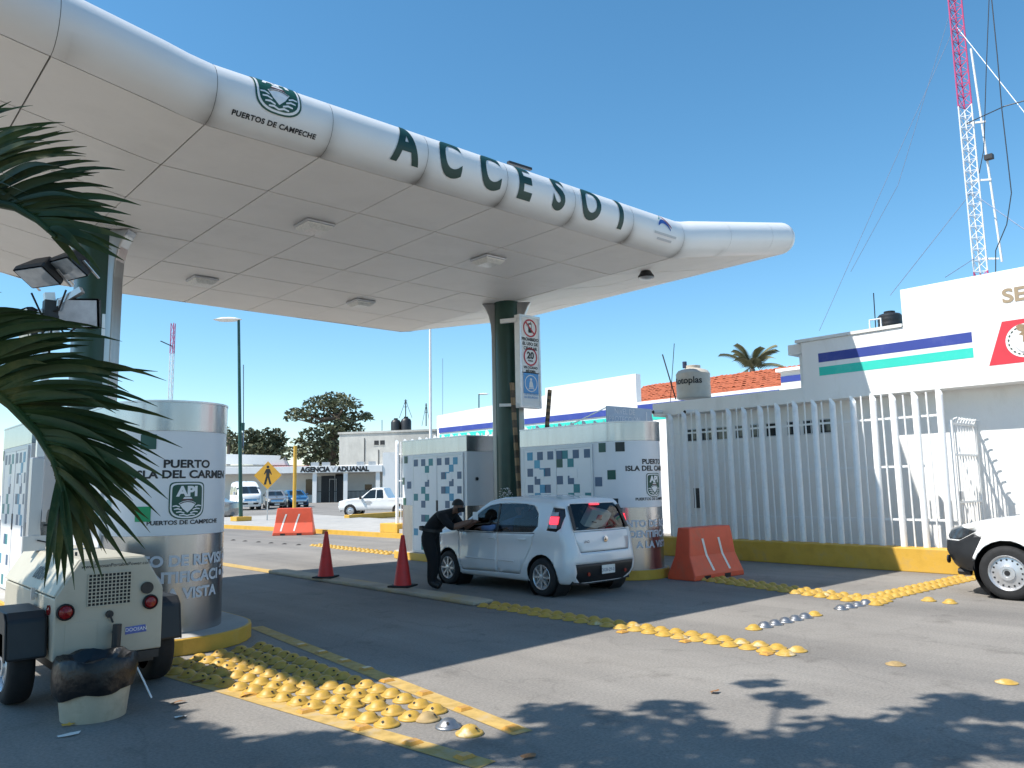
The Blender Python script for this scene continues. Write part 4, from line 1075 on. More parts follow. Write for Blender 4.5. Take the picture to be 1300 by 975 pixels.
# wheel wells and wheels
for ay in (0, 2.376):
    for sx in (-1, 1):
        MB().lathe([(.352,.0),(.352,.30),(0,.30)], 20, (0,0,0), 'x').build('wheel_arch', 'black_plastic', hb).location = (sx*.795 if sx < 0 else .495, ay, .30)
        wheel(hb, sx*.735, ay, .29, .175, sx)
MB().box(-.66,-.5,.20,.66,2.9,.30).build('floor', 'dark_void', hb)
# interior
for sy, (y, ) in enumerate(((1.15,),(.35,))):
    for sx in (-1, 1):
        MB().obox((sx*.36,y,.56), (.24,0,0),(0,.24,0),(0,0,.09)).obox((sx*.36,y-.26,.86),(.23,0,0),(0,.06,.02),(0,-.08,.30)).obox((sx*.36,y-.36,1.22),(.12,0,0),(0,.04,0),(0,0,.08)).build('seat', 'seat', hb, bevel=.05)
MB().box(-.70,1.75,.55,.70,2.15,.92).build('dashboard', 'seat', hb, bevel=.06)
sw = MB(); 
for k in range(18):
    a, b = 2*math.pi*k/18, 2*math.pi*(k+1)/18
    sw.bar((-.36+.17*math.cos(a),1.62,.93+.17*math.sin(a)), (-.36+.17*math.cos(b),1.62,.93+.17*math.sin(b)), .03)
sw.bar((-.36,1.63,.93),(-.36,1.85,.80),.05); sw.build('steering_wheel', 'black_plastic', hb)
# folded paper box lying behind the rear window (thing of its own)
ro = MB().add([(-.20,-.10,-.14),(.24,-.14,-.18),(.34,-.02,.10),(.05,.05,.20),(-.14,.0,.05),(0,.0,-.1)], [(0,1,2,3,4)]).mesh('p')
bag = thing('paper_parcel', 'printed paper parcel lying behind the hatchback rear window', 'parcel', (9.42+.12, 9.02-.36, 1.16))
MB().obox((0,.05,0), (.23,.0,-.04), (.0,.05,.03), (.07,-.03,.13)).build('parcel', 'paper', bag, bevel=.01)
MB().obox((.02,-.008,.02), (.055,.0,-.01), (.0,.004,.0), (.02,-.01,.05)).build('stamp', 'sign_red', bag)
for k in range(3): MB().obox((-.10+.12*k,-.004,-.06+.04*k), (.05,.0,-.01), (.0,.004,.0), (.003,-.001,.008)).build('print', 'black_print', bag)

# ---- white pickup at the right edge
pk = thing('pickup_truck', 'white pickup truck with black bumper entering at the right edge', 'pickup truck', (13.50, 3.84, 0))
P = Body(rear=[(.40,-4.3),(1.0,-4.35),(1.9,-4.2)],
         front=[(.30,.70),(.42,.86),(.62,.96),(.80,.95),(.95,.86),(1.10,.72),(1.8,.5)],
         top=[(-4.4,1.10),(-2.35,1.10),(-2.25,1.70),(-2.0,1.76),(-1.2,1.76),(-.45,1.18),(0,1.13),(.4,1.07),(.62,1.0),(.80,.94),(1,.85)],
         half=[(-4.3,.86),(0,.885),(.4,.87),(.7,.80),(.95,.72)], zbot=.36, belt=1.05, roof=1.78, tumble=.2, rc=.07, endr=.30, bow=.12)
P.bowed()
psel = lambda c: abs(c.x) > .35
for ay in (0, -3.15): P.cut(circ(ay, .38, .435, 22), 'x', lambda c: abs(c.x) > .4 and c.z < .95)
for sel in (lambda c: c.x < -.45, lambda c: c.x > .45):
    o = P.cut([(-2.05,1.08),(-.60,1.08),(-.80,1.30),(-1.2,1.62),(-2.05,1.64)], 'x', sel); shell(o, 'side_window', 'glass', pk, 0)
    o = P.cut([(-2.10,1.06),(-2.10,.45),(-.62,.45),(-.50,.7),(-.50,1.06)], 'x', sel, gap=.007); shell(o, 'door', 'pickup_white', pk)
    o = P.cut([(.36,.93),(.60,.80),(.80,.80),(.86,.86),(.80,.99),(.62,1.00)], 'x', lambda c, s_=sel: c.y > .2 and s_(Vector((c.x*2,0,0)))); shell(o, 'headlight', 'lamp_dark', pk, .01)
    o = P.cut([(.12,.36),(.36,.36),(.95,.36),(1.1,.5),(1.1,.78),(.62,.785),(.40,.90),(.30,.84),(.44,.55)], 'x', lambda c, s_=sel: c.y > .1 and s_(Vector((c.x*2.6,0,0)))); shell(o, 'bumper', 'black_plastic', pk)
shell(P.cut([(-.72,1.16),(.72,1.16),(.60,1.70),(-.60,1.70)], 'y', lambda c: -1.3 < c.y < -.3), 'windscreen', 'glass', pk, 0)
shell(P.cut([(-.4,.37),(.4,.37),(.4,.78),(-.4,.78)], 'y', lambda c: c.y > .5), 'bumper', 'black_plastic', pk)
shell(P.cut([(-.42,.80),(.42,.80),(.40,.96),(-.40,.96)], 'y', lambda c: c.y > .5), 'grille', 'black_plastic', pk)
shell(P.mesh(), 'body', 'pickup_white', pk)
for ay in (0, -3.15):
    for sx in (-1, 1):
        MB().lathe([(.45,.0),(.45,.42),(0,.42)], 20, (0,0,0), 'x').build('wheel_arch', 'black_plastic', pk).location = (-.84 if sx < 0 else .42, ay, .40)
        wheel(pk, sx*.775, ay, .37, .24, sx, 'steel')
for sx in (-1,1): MB().lathe([(.06,0),(.06,-.02),(.03,-.03),(0,-.03)], 12, (sx*.60,.86,.50), 'y').build('fog_recess', 'dark_void', pk)
MB().tube([(-.62,.55,.33),(-.60,.72,.33)], .05, 8).tube([(.62,.55,.33),(.60,.72,.33)], .05, 8).build('tow_hook', 'black_plastic', pk)
MB().box(-.6,-4.1,.36,.6,.5,.46).build('chassis', 'dark_void', pk)

# ================================================================ portable light tower
lt = thing('light_tower', 'khaki portable light tower trailer with mast and four floodlights at left', 'light tower', (1.99, 8.2, 0), world=True)
GX0, GX1, GY0, GY1 = 1.58, 2.41, 7.30, 9.35
gc = (GX0+GX1)/2
sec = [(GX0,.37),(GX1,.37),(GX1,.87),(GX1-.16,1.15),(GX0+.17,1.15),(GX0,.87)]
MB().prism([(GX0,.37),(GX1,.37),(GX1,.86),(GX0,.86)], lambda x, z, h: (x, h, z), GY0+.012, GY1).build('body', 'khaki', lt, bevel=.012)
MB().prism([(GX0-.012,.872),(GX1+.012,.872),(GX1-.15,1.16),(GX0+.16,1.16)], lambda x, z, h: (x, h, z), GY0+.012, GY1+.02).build('hood', 'khaki', lt, bevel=.015)
rp_ = MB().prism(sec, lambda x, z, h: (x, h, z), GY0-.012, GY0+.010).build('rear_panel', 'khaki', lt, bevel=.01)
# vent grille: raised lattice over a dark void
gx0, gx1, gz0, gz1 = 1.815, 2.145, .775, 1.035
MB().box(gx0,GY0-.0145,gz0,gx1,GY0-.0125,gz1).build('grille_void', 'dark_void', rp_)
gb = MB(); n1_, n2_ = 11, 9
for k in range(n1_+1):
    x = gx0+(gx1-gx0)*k/n1_; gb.box(x-.004,GY0-.020,gz0,x+.004,GY0-.015,gz1)
gr = gb.build('grille_bars', 'khaki', lt); gr['kind'] = 'stuff'
gb = MB()
for k in range(n2_+1):
    z = gz0+(gz1-gz0)*k/n2_; gb.box(gx0,GY0-.026,z-.004,gx1,GY0-.0205,z+.004)
gr = gb.build('grille_bars', 'khaki', lt); gr['kind'] = 'stuff'
def roundlamp(x, z, r, y=GY0-.012):
    o = MB().lathe([(r*1.15,0),(r*1.15,-.022),(r,-.03),(r*.93,-.02)], 20, (x,y,z), 'y').build('tail_light', 'black_rubber', lt, smooth=True)
    MB().lathe([(r*.95,-.018),(r*.7,-.034),(0,-.042)], 20, (x,y,z), 'y').build('lens', 'red_lens', o, smooth=True)
roundlamp(1.655,.752,.058); roundlamp(2.305,.765,.054)
o = MB().lathe([(.05,0),(.05,-.02),(0,-.02)], 18, (2.275,GY0-.012,.885), 'y').build('socket', 'black_plastic', lt)
o = MB().lathe([(.042,0),(.042,.014),(0,.018)], 14, (GX0-.002,GY0+.22,.77), 'x'); 
o = MB().lathe([(.04,-.014),(.04,0),(0,-.016)], 14, (GX0-.001,GY0+.16,.76), 'x').build('side_marker', 'red_lens', lt)
# latch, T-handle, web address strip and maker's badge
MB().lathe([(.03,0),(.03,-.02),(0,-.02)], 12, (1.985,GY0-.012,.70), 'y').bar((1.985,GY0-.03,.70),(2.01,GY0-.035,.63),.015).build('latch', 'dark_metal', lt)
vf = text2d('www.DoosanPortablePower.com', .040, .003); decal('lettering', vf, lambda u, v: (2.03+u, GY0-.0145, 1.085+v), 'black_print', rp_)
M['badge_blue'] = mat('badge_blue', (.08,.13,.42), .4, var=.5, scale=9)
bd = decal('badge', poly2d([(-.085,-.035),(.085,-.028),(.075,.03),(.09,.035),(-.08,.03)][:3]+[(.085,.032),(-.085,.026)]), lambda u, v: (2.20+u, GY0-.0145, .55+v), 'badge_blue', rp_)
vf = text2d('DOOSAN', .040, .006); decal('lettering', vf, lambda u, v: (2.20+u, GY0-.017, .538+v), 'white_print', bd)
# access panel line on the rear
MB().box(1.66,GY0-.0155,.42,1.90,GY0-.0125,.66).build('access_panel', 'khaki', rp_, bevel=.002)
# hood lettering on the sloping side
vf = text2d('00SA', .15, .035, xs=1.25)
sl = Vector((.172,0,.288)).normalized()
nrm = Vector((-sl.z,0,sl.x))
decal('lettering', vf, lambda u, v: Vector((GX0-.012,8.16,.872))+Vector((0,-1,0))*(u+v*.25)+sl*(.10+v)+nrm*.006, 'dark_metal', lt)
MB().bar((GX0-.03,7.95,.80),(GX0-.03,7.95,.90),.03,.02).box(GX0-.035,7.92,.82,GX0-.002,7.98,.85).build('hood_latch', 'alu', lt)
MB().tube([(GX0+.24,7.72,1.16),(GX0+.24,7.72,1.19),(GX0+.24,7.76,1.19),(GX0+.24,7.76,1.16)], .006, 6).build('lifting_eye', 'dark_metal', lt)
# chassis, drawbar bumper, jack
MB().box(GX0+.05,GY0+.02,.27,GX1-.05,GY1,.368).build('chassis', 'dark_metal', lt)
MB().box(GX1-.32,GY0-.02,.30,GX1-.02,GY0+.019,.365).build('rear_beam', 'dark_metal', lt)
MB().tube([(2.02,GY0-.09,.22),(2.03,GY0-.09,.62)], .035, 10).tube([(2.03,GY0-.09,.30),(2.09,GY0-.12,.34)], .03, 8).tube([(2.03,GY0-.09,.55),(2.03,GY0,.55)], .02, 8).build('jack', 'dark_metal', lt)
# fenders and wheels
for (x0, x1, yc) in ((GX1+.012,GX1+.23,7.86),(GX0-.30,GX0-.014,7.80)):
    pr = [(yc-.42,.40),(yc-.36,.70),(yc-.28,.76),(yc+.28,.76),(yc+.36,.70),(yc+.42,.40),(yc+.38,.40),(yc+.33,.66),(yc+.26,.71),(yc-.26,.71),(yc-.33,.66),(yc-.38,.40)]
    MB().prism(pr, lambda y, z, h: (h, y, z), x0, x1).build('fender', 'black_plastic', lt, bevel=.02)
    q = x0 if x0 < GX0 else x1
    MB().prism([(yc-.42,.40),(yc-.36,.70),(yc-.28,.76),(yc+.28,.76),(yc+.36,.70),(yc+.42,.40),(yc+.36,.40),(yc+.30,.60),(yc-.30,.60),(yc-.36,.40)], lambda y, z, h: (h, y, z), q-.012, q-.002).build('fender_side', 'black_plastic', lt)
    w = wheel(lt, (x0+x1)/2, yc, .31, .19, -1 if x0 < GX0 else 1, 'steel')
    w.matrix_parent_inverse = Matrix.Translation((-1.99,-8.2,0))
# mast with four floodlights
mx, my = 1.735, 8.85
MB().box(mx-.09,my-.05,1.16,mx+.02,my+.07,2.05).build('mast_channel', 'steel_dull', lt, bevel=.01)
MB().box(mx-.13,my-.07,1.16,mx+.06,my-.02,1.30).build('mast_foot', 'steel_dull', lt)
MB().box(mx-.05,my-.02,2.05,mx+.02,my+.05,3.35).build('mast', 'alu', lt, bevel=.006)
MB().lathe([(.0,-.07),(.10,-.065),(.11,0),(.10,.07),(0,.075)], 16, (mx+.13,my-.10,1.45), 'x').build('winch', 'dark_metal', lt, smooth=True)
MB().bar((mx+.03,my-.08,1.40),(mx+.10,my-.08,1.40),.02).bar((mx-.02,my-.1,1.26),(mx+.12,my-.14,1.22),.012).build('winch_handle', 'dark_metal', lt)
dep = (Vector((mx,my,3.4))-Vector((0,0,EYE))).dot(fw)
c0 = at(66, 380, dep)
MB().bar(at(36,408,dep), at(104,368,dep), .06).bar(at(62,372,dep), at(68,425,dep), .09).build('cross_arm', 'alu', lt)
MB().box(c0.x-.07,c0.y-.06,c0.z-.26,c0.x+.06,c0.y+.06,c0.z-.02).build('head_box', 'dark_metal', lt)
cb = MB()
for a, b in (((40,372),(66,400)),((84,368),(66,395)),((36,425),(64,410)),((98,415),(70,410)),((66,410),(62,450))):
    p, q = at(*a,dep-.05), at(*b,dep-.05); m_ = (p+q)/2+Vector((0,0,-.10)); cb.tube([p, m_, q], .010, 5)
cb.build('cable', 'black_rubber', lt)
M['flood_glass'] = mat('flood_glass', (.42,.47,.53), .12, .3, var=.25, scale=6)
def flood(px, py, nx, ny, nz, w=.20, h=.135):
    n = (rt*nx + up*ny - fw*nz).normalized()               # where the lamp faces
    u = n.cross(Vector((0,0,1))).normalized(); v = u.cross(n); c = at(px, py, dep)
    V = []
    for k, (f, off) in enumerate(((1,.0),(1.0,-.05),(.55,-.20),(.5,-.22))):
        for a, b in ((-1,-1),(1,-1),(1,1),(-1,1)): V.append(c+n*off+u*a*w*f+v*b*h*f)
    F = [(i*4+k, i*4+(k+1)%4, i*4+4+(k+1)%4, i*4+4+k) for i in range(3) for k in range(4)]+[(12,13,14,15)]
    o = MB().add(V, F).build('floodlight', 'black_plastic', lt, bevel=.015)
    MB().obox(c+n*.004, u*w*.90, v*h*.88, n*.004).build('lens', 'flood_glass', o)
    for s_ in (-1, 1): MB().bar(c+u*s_*(w+.015)-n*.08, c+u*s_*(w+.015)-n*.05-v*.22, .03, .008).build('bracket', 'alu', o)
flood(47,352,-.15,-.75,.55); flood(84,342,-.25,-.75,.55); flood(30,411,-.55,-.1,.75,.15,.15); flood(99,398,.12,-.05,.95,.20,.15)

# ================================================================ bin with a black bag
tb = thing('bucket_bin', 'cream round bucket lined with a black bin bag in front of the light tower', 'bin', (1.80, 6.90, 0))
M['cream_plastic'] = mat('cream_plastic', (.46,.41,.31), .5, var=.12, scale=5, dirt=(.24,.20,.14,.6), dirt_scale=4)
MB().lathe([(0,.01),(.225,.01),(.232,0),(.265,.28),(.268,.282),(.268,.315),(.258,.32),(.250,.325)], 32).build('bucket', 'cream_plastic', tb, smooth=True)
M['bag'] = mat('bag', (.006,.006,.007), .36, var=.3, scale=8, bump=.5, bscale=14)
bgm = MB(); rs = []
pr = [(.278,.22),(.292,.26),(.298,.34),(.292,.42),(.275,.455),(.25,.455),(.20,.38),(.05,.33),(0,.32)]
for i, (r, z) in enumerate(pr):
    for k in range(40):
        a = 2*math.pi*k/40; w = .006*math.sin(7*a+i*.7)+.005*math.sin(13*a+i*1.9)+.004+random.uniform(-.006,.006)
        zz = z + (.012*math.sin(3*a+1.0)+.012*math.sin(5*a) if i < 2 else .012*math.sin(6*a+i)) - (.035*math.cos(a-3.6) if i < 2 else 0)
        bgm.v.append(((r+w*(r > .02))*math.cos(a), (r+w*(r > .02))*math.sin(a), zz))
for i in range(len(pr)-1):
    for k in range(40): bgm.f.append((i*40+k, i*40+(k+1)%40, (i+1)*40+(k+1)%40, (i+1)*40+k))
bgm.build('bin_bag', 'bag', tb, smooth=True)
MB().tube([(.30,-.02,.32),(.345,-.05,.22),(.40,-.10,.08)], .008, 6).build('handle', 'alu', tb)
tb.scale = (.98,.98,1)

# ================================================================ dome studs
M['stud_dark'] = mat('stud_dark', (.05,.045,.04), .7)
def stud_mesh(m, R=.098, H=.060, worn=None):
    pr = [(R,.0),(R,.010),(R*.84,.013),(R*.74,.022),(R*.66,H*.52),(R*.50,H*.80),(R*.26,H*.96),(0.004,H)]
    me = MB().lathe(pr, 14).mesh('stud'); me.materials.append(M[m]); me.polygons.foreach_set('use_smooth', [True]*len(me.polygons)); return me
SM = {k: stud_mesh(k) for k in ('stud_yellow','stud_worn','stud_steel','stud_brown','stud_dark')}
hole = MB().lathe([(.0,.0),(.011,.001)], 8).mesh('bolt_hole'); hole.materials.append(M['dark_void'])
nst = 0
def stud(x, y, m, label, group, holes=True, s=1.0, zs=1.0):
    global nst; nst += 1
    o = link('dome_stud', SM[m], None); o.location = (x, y, .003); o.rotation_euler = (0, 0, random.uniform(0, 6.28)); o.scale = (s*random.uniform(.97,1.03), s*random.uniform(.97,1.03), s*zs*random.uniform(.92,1.04))
    tag(o, label, 'road stud', group)
    if holes:
        for a in (0.3, 3.4):
            h = link('bolt_hole', hole, None, o); r = .060; h.location = (r*math.cos(a), r*math.sin(a), .0405); h.rotation_euler = (0, math.radians(38), a)
    return o
# near patch: bounded by the island and the two yellow lines
lab = 'yellow dome stud in the near patch beside the first kiosk island'
def gq(px, py): p = on(px, py, 2, 0); return Vector((p.x, p.y))
E00, E01 = gq(232,846), gq(322,826)      # far edge (left, right)
E10, E11 = gq(505,918), gq(534,903)      # near edge
axr = (E10-E00); 
# a grid that narrows from the island towards the near end
A_, B_, C_, D_ = gq(196,848), gq(330,822), gq(552,904), gq(492,921)
rows_ = 17
for k in range(rows_):
    f = k/(rows_-1); l_ = A_+(D_-A_)*f; r_ = B_+(C_-B_)*f; w = (r_-l_).length; cols = max(3, int(round(w/.218))+1)
    for j in range(cols):
        g_ = l_+(r_-l_)*j/(cols-1); x, y = g_.x+random.uniform(-.006,.006), g_.y+random.uniform(-.006,.006)
        if math.hypot(x-3.2, y-9.6) < 1.07 or (x < 2.62 and y > 7.15): continue
        stud(x, y, 'stud_yellow', lab, 'near patch of dome studs')
for (px, py, m, l) in ((543,914,'stud_brown','rusty brown dome stud at the end of the near patch'),(569,923,'stud_steel','bare metal dome stud at the end of the near patch'),(596,932,'stud_worn','last dome stud of the near patch, paint worn off one side')):
    p = gq(px, py); stud(p.x, p.y, m, l, 'near patch of dome studs')
# median end
lab = 'yellow dome stud in the double row beyond the median end'
for k in range(23):
    for j in range(2):
        y = 8.92-k*.212; x = 7.36+j*.22-.0*k
        stud(x+random.uniform(-.012,.012), y, 'stud_worn' if random.random() < .45 and k > 8 else 'stud_yellow', lab, 'studs at the median end', False, zs=.8)
# cross row from the median towards the fence kerb
a, b = gq(957,799), gq(1237,735)
lab2 = 'yellow dome stud in the cross row leading to the fence'
N = int((b-a).length/.22)
for k in range(N+1):
    p = a+(b-a)*k/N; f = k/N
    if .22 < f < .30 or .47 < f < .0: continue
    if .03 < f < .18 or .30 < f < .42: stud(p.x, p.y, 'stud_steel', 'bare metal dome stud in the cross row between the lanes', 'cross row of dome studs', False)
    elif f <= .03 or .18 <= f <= .22: stud(p.x, p.y, 'stud_yellow', lab2, 'cross row of dome studs', False)
    else:
        stud(p.x, p.y, 'stud_yellow', lab2, 'cross row of dome studs', False)
        if f > .40 and k % 1 == 0: stud(p.x+.02, p.y+.21, 'stud_yellow', lab2, 'cross row of dome studs', False)
# patch in front of the orange barrier and along the third lane
a, b = gq(880,735), gq(1112,768); lab3 = 'yellow dome stud in the patch in front of the orange barrier'
N = int((b-a).length/.22)
for k in range(N+1):
    for j in range(3):
        p = a+(b-a)*k/N + Vector((.20*j,.02*j))
        stud(p.x, p.y, 'stud_worn' if random.random() < .25 and k > N*.6 else 'stud_yellow', lab3, 'studs before the barrier', False)
for px, py in ((1179,763),(1206,766)): p = gq(px, py); stud(p.x, p.y, 'stud_worn', 'lone yellow dome stud off the end of the cross row near the pickup', 'lone dome studs', False)
p = gq(1137,844); stud(p.x, p.y, 'stud_brown', 'lone flat yellow stud on the open road, left of two', 'lone dome studs', False, .9, .55)
p = gq(1278,867); stud(p.x, p.y, 'stud_worn', 'lone flat yellow stud on the open road, right of two', 'lone dome studs', False, .9, .55)
# far patch behind the kiosks
a, b = gq(397,693), gq(492,704); lab4 = 'yellow dome stud in the far patch beyond the cones'
N = int((b-a).length/.25)
for k in range(N+1):
    for j in range(2):
        p = a+(b-a)*k/N + Vector((.24*j,.0)); stud(p.x, p.y, 'stud_yellow', lab4, 'far patch of dome studs', False)
for k, px in enumerate((296,311,328,344,361,379)):
    p = gq(px, 686+k*1.2); stud(p.x, p.y, 'stud_dark', 'small dark metal stud in the row across the far road', 'dark studs across the far road', False, .9, .6)
# flat reflective road studs on the yellow lines
rsm = MB().add([(-.06,-.05,0),(.06,-.05,0),(.06,.05,0),(-.06,.05,0),(-.04,-.03,.018),(.04,-.03,.018),(.04,.03,.018),(-.04,.03,.018)], [(4,5,6,7),(0,1,5,4),(1,2,6,5),(2,3,7,6),(3,0,4,7)]).mesh('reflector'); rsm.materials.append(mat('amber', (.55,.28,.05), .3, var=.2, scale=30))
for px, py, l in ((382,820,0),(408,829,0),(437,840,0),(465,850,0),(491,865,0),(539,881,0),(588,901,0),(650,926,0),(316,883,1),(388,904,1),(460,925,1),(524,944,1),(590,962,1),(790,803,2),(973,831,2),(870,815,2)):
    p = gq(px, py); o = link('reflective_stud', rsm, None); o.location = (p.x, p.y, .005)
    tag(o, ('flat amber reflector on the right yellow line beside the near studs','flat amber reflector on the left yellow line in front','flat amber reflector beside the median stud row')[l], 'reflector', ('right line reflectors','left line reflectors','median reflectors')[l])

# ================================================================ cones and barriers
def cone(x, y, z, label, h=.84):
    t = thing('traffic_cone', label, 'traffic cone', (x, y, z), random.uniform(0,1), 'red traffic cones on the median')
    MB().lathe([(.15,.03),(.145,.05),(.03,h),(.022,h+.005),(0,h+.005)], 24).build('cone', 'cone_red', t, smooth=True)
    MB().box(-.19,-.19,0,.19,.19,.03).build('base', 'black_rubber', t, bevel=.01)
cone(7.60, 11.32, .061, 'red traffic cone on the median beside the guard'); cone(7.42, 13.60, .061, 'red traffic cone on the median farther from the guard')
M['white_tape'] = mat('white_tape', (.74,.73,.68), .5, var=.08, scale=12)
def barrier(label, x0, x1, yc, h, d0, d1, rotz=0, flip=1):
    L = x1-x0; t = thing('water_barrier', label, 'barrier', ((x0+x1)/2, yc, 0), rotz, 'orange plastic barriers')
    pr = [(-d0,0),(-d0,.10*h),(-d0*.92,.16*h),(-d1*1.28,.46*h),(-d1*1.15,.78*h),(-d1*1.1,.86*h),(-d1,h),(d1,h),(d1*1.1,.86*h),(d1*1.15,.78*h),(d1*1.28,.46*h),(d0*.92,.16*h),(d0,.10*h),(d0,0)]
    taper = lambda z: .5*L - .10*(z/h)
    b = MB(); n = len(pr)
    for s in (-1, 1):
        for y, z in pr: b.v.append((s*(.5*L-.13*z/h), y, z))
    b.f.append(tuple(range(n))[::-1]); b.f.append(tuple(range(n, 2*n)))
    for i in range(n): b.f.append((i, (i+1)%n, n+(i+1)%n, n+i))
    b.build('shell', 'orange_plastic', t, bevel=.02)
    for sx in (-.22,.10):
        mbs = MB(); zs = [.16*h,.46*h,.78*h]; ys = [-d0*.92,-d1*1.28,-d1*1.15]; off = [.20*flip,.12*flip,0.02]
        for z, y, o_ in zip(zs, ys, off): mbs.v += [(L*sx+o_*L*.5, y-.006, z), (L*sx+o_*L*.5+.06, y-.006, z)]
        mbs.f += [(0,1,3,2),(2,3,5,4)]; mbs.build('white_strip', 'white_tape', t)
    for sx in (-.25,.15): MB().box(L*sx-.09,-d0-.003,0,L*sx+.09,-d0+.10,.075).build('fork_slot', 'dark_void', t)
barrier('orange water-filled barrier with two white strips beside the kiosk nose and fence', 11.62, 13.08, 8.62, .90, .30, .13, rotz=-.04)
barrier('small orange water-filled barrier with white strips by the far yellow kerb', 13.2, 14.7, 28.0, 1.0, .36, .14, rotz=-.62, flip=-1)

# ================================================================ people
def skin(name, joints, edges, parent, mats, pick, sub=2):
    """joints: name -> (xyz, radius or (rx, ry)); one continuous surface"""
    names = list(joints); me = bpy.data.meshes.new(name); me.from_pydata([joints[k][0] for k in names], [(names.index(a), names.index(b)) for a, b in edges], [])
    o = bpy.data.objects.new(name, me); C.objects.link(o)
    sk = o.modifiers.new('skin', 'SKIN'); sk.use_smooth_shade = True; sk.branch_smoothing = .4
    for i, k in enumerate(names):
        r = joints[k][1]; me.skin_vertices[0].data[i].radius = r if isinstance(r, tuple) else (r, r)
    me.skin_vertices[0].data[0].use_root = True
    ss = o.modifiers.new('sub', 'SUBSURF'); ss.levels = sub; ss.render_levels = sub
    dg = bpy.context.evaluated_depsgraph_get(); m2 = bpy.data.meshes.new_from_object(o.evaluated_get(dg)); bpy.data.objects.remove(o)
    m2.name = name; m2.materials.clear()
    for m in mats: m2.materials.append(M[m])
    for p in m2.polygons: p.material_index = pick(p.center); p.use_smooth = True
    return link(name, m2, None, parent)
M['uniform'] = mat('uniform', (.005,.005,.007), .85, var=.3, scale=12, bump=.3, bscale=16)
M['skin'] = mat('skin', (.17,.085,.055), .55, var=.1, scale=20)
M['hair'] = mat('hair', (.008,.007,.007), .6, var=.3, scale=40)
M['denim'] = mat('denim', (.10,.17,.33), .85, var=.2, scale=14)
M['boot'] = mat('boot', (.010,.010,.010), .5)
# guard: stands by the left front door, bent forward over the car towards the driver
gp = thing('person', 'guard in dark uniform bending towards the driver window of the white car', 'person', (8.10, 11.08, 0), world=True)
g0 = Vector((8.10,11.08,0)); fwd = Vector((.50,-.866,0)).normalized(); sd = Vector((-fwd.y, fwd.x, 0))   # faces along the car side, towards the driver
def J(f, s, z): return tuple(g0+fwd*f+sd*s+Vector((0,0,z)))
jt = {'pelvis':(J(-.14,0,.93),(.20,.16)),'waist':(J(-.02,0,1.05),(.19,.155)),'chest':(J(.14,0,1.16),(.215,.165)),'neckb':(J(.27,0,1.255),(.12,.11)),'neck':(J(.33,0,1.285),.066),
 'head0':(J(.39,0,1.30),.082),'head1':(J(.43,0,1.355),.102),'head2':(J(.44,0,1.425),.082),
 'shL':(J(.22,.22,1.21),.092),'elL':(J(.40,.27,1.00),.060),'wrL':(J(.60,.15,1.06),.042),'hdL':(J(.67,.12,1.09),(.044,.026)),
 'shR':(J(.22,-.22,1.21),.092),'elR':(J(.42,-.26,1.02),.060),'wrR':(J(.62,-.10,1.10),.042),'hdR':(J(.69,-.06,1.13),(.044,.026)),
 'hipL':(J(-.12,.11,.86),.13),'knL':(J(-.06,.14,.50),.092),'anL':(J(-.12,.14,.11),.070),'ftL':(J(.06,.15,.052),.052),
 'hipR':(J(-.12,-.11,.86),.13),'knR':(J(.02,-.14,.50),.092),'anR':(J(-.02,-.14,.11),.070),'ftR':(J(.16,-.15,.052),.052)}
ed = [('pelvis','waist'),('waist','chest'),('chest','neckb'),('neckb','neck'),('neck','head0'),('head0','head1'),('head1','head2'),('neckb','shL'),('shL','elL'),('elL','wrL'),('wrL','hdL'),('neckb','shR'),('shR','elR'),('elR','wrR'),('wrR','hdR'),('pelvis','hipL'),('hipL','knL'),('knL','anL'),('anL','ftL'),('pelvis','hipR'),('hipR','knR'),('knR','anR'),('anR','ftR')]
def fingers(tag_, dirv, spread):
    base = Vector(jt[tag_][0]); d = Vector(dirv).normalized(); s_ = Vector(spread).normalized(); dn = d.cross(s_)*.35+Vector((0,0,-.25))
    for k, ln in enumerate((.062,.072,.068,.054)):
        n_ = '%s_f%d' % (tag_, k); b_ = base+d*.045+s_*(.022*(k-1.5)); jt[n_+'a'] = (tuple(b_),.010); jt[n_+'b'] = (tuple(b_+d*ln*.55+dn*.01),.009); jt[n_+'c'] = (tuple(b_+d*ln*.95+dn*.035),.0075)
        ed.extend([(tag_, n_+'a'), (n_+'a', n_+'b'), (n_+'b', n_+'c')])
    n_ = tag_+'_t'; b_ = base+s_*.035; jt[n_+'a'] = (tuple(b_+d*.01),.012); jt[n_+'b'] = (tuple(b_+d*.05+s_*.02),.009); ed.extend([(tag_, n_+'a'), (n_+'a', n_+'b')])
fingers('hdL', fwd*1.0+Vector((0,0,.1)), sd); fingers('hdR', fwd+Vector((0,0,.1)), sd*-1)
for k_ in list(jt):
    if '_f' in k_ or '_t' in k_ or k_.startswith('h') and k_ not in ('hipL','hipR') or k_ == 'neck': continue
    r_ = jt[k_][1]; jt[k_] = (jt[k_][0], tuple(q*1.13 for q in r_) if isinstance(r_, tuple) else r_*1.13)
hc = Vector(jt['head1'][0])
def pick(c):
    c = Vector(c); r = c-g0; f = r.dot(fwd); s = r.dot(sd)
    if c.z > 1.25 and f > .345 and abs(s) < .13: return 1
    if c.z < .13: return 2
    if c.z > .95 and f > .46 and c.z < 1.25: return 1
    return 0
pb = skin('body', jt, ed, gp, ['uniform','skin','boot'], pick)
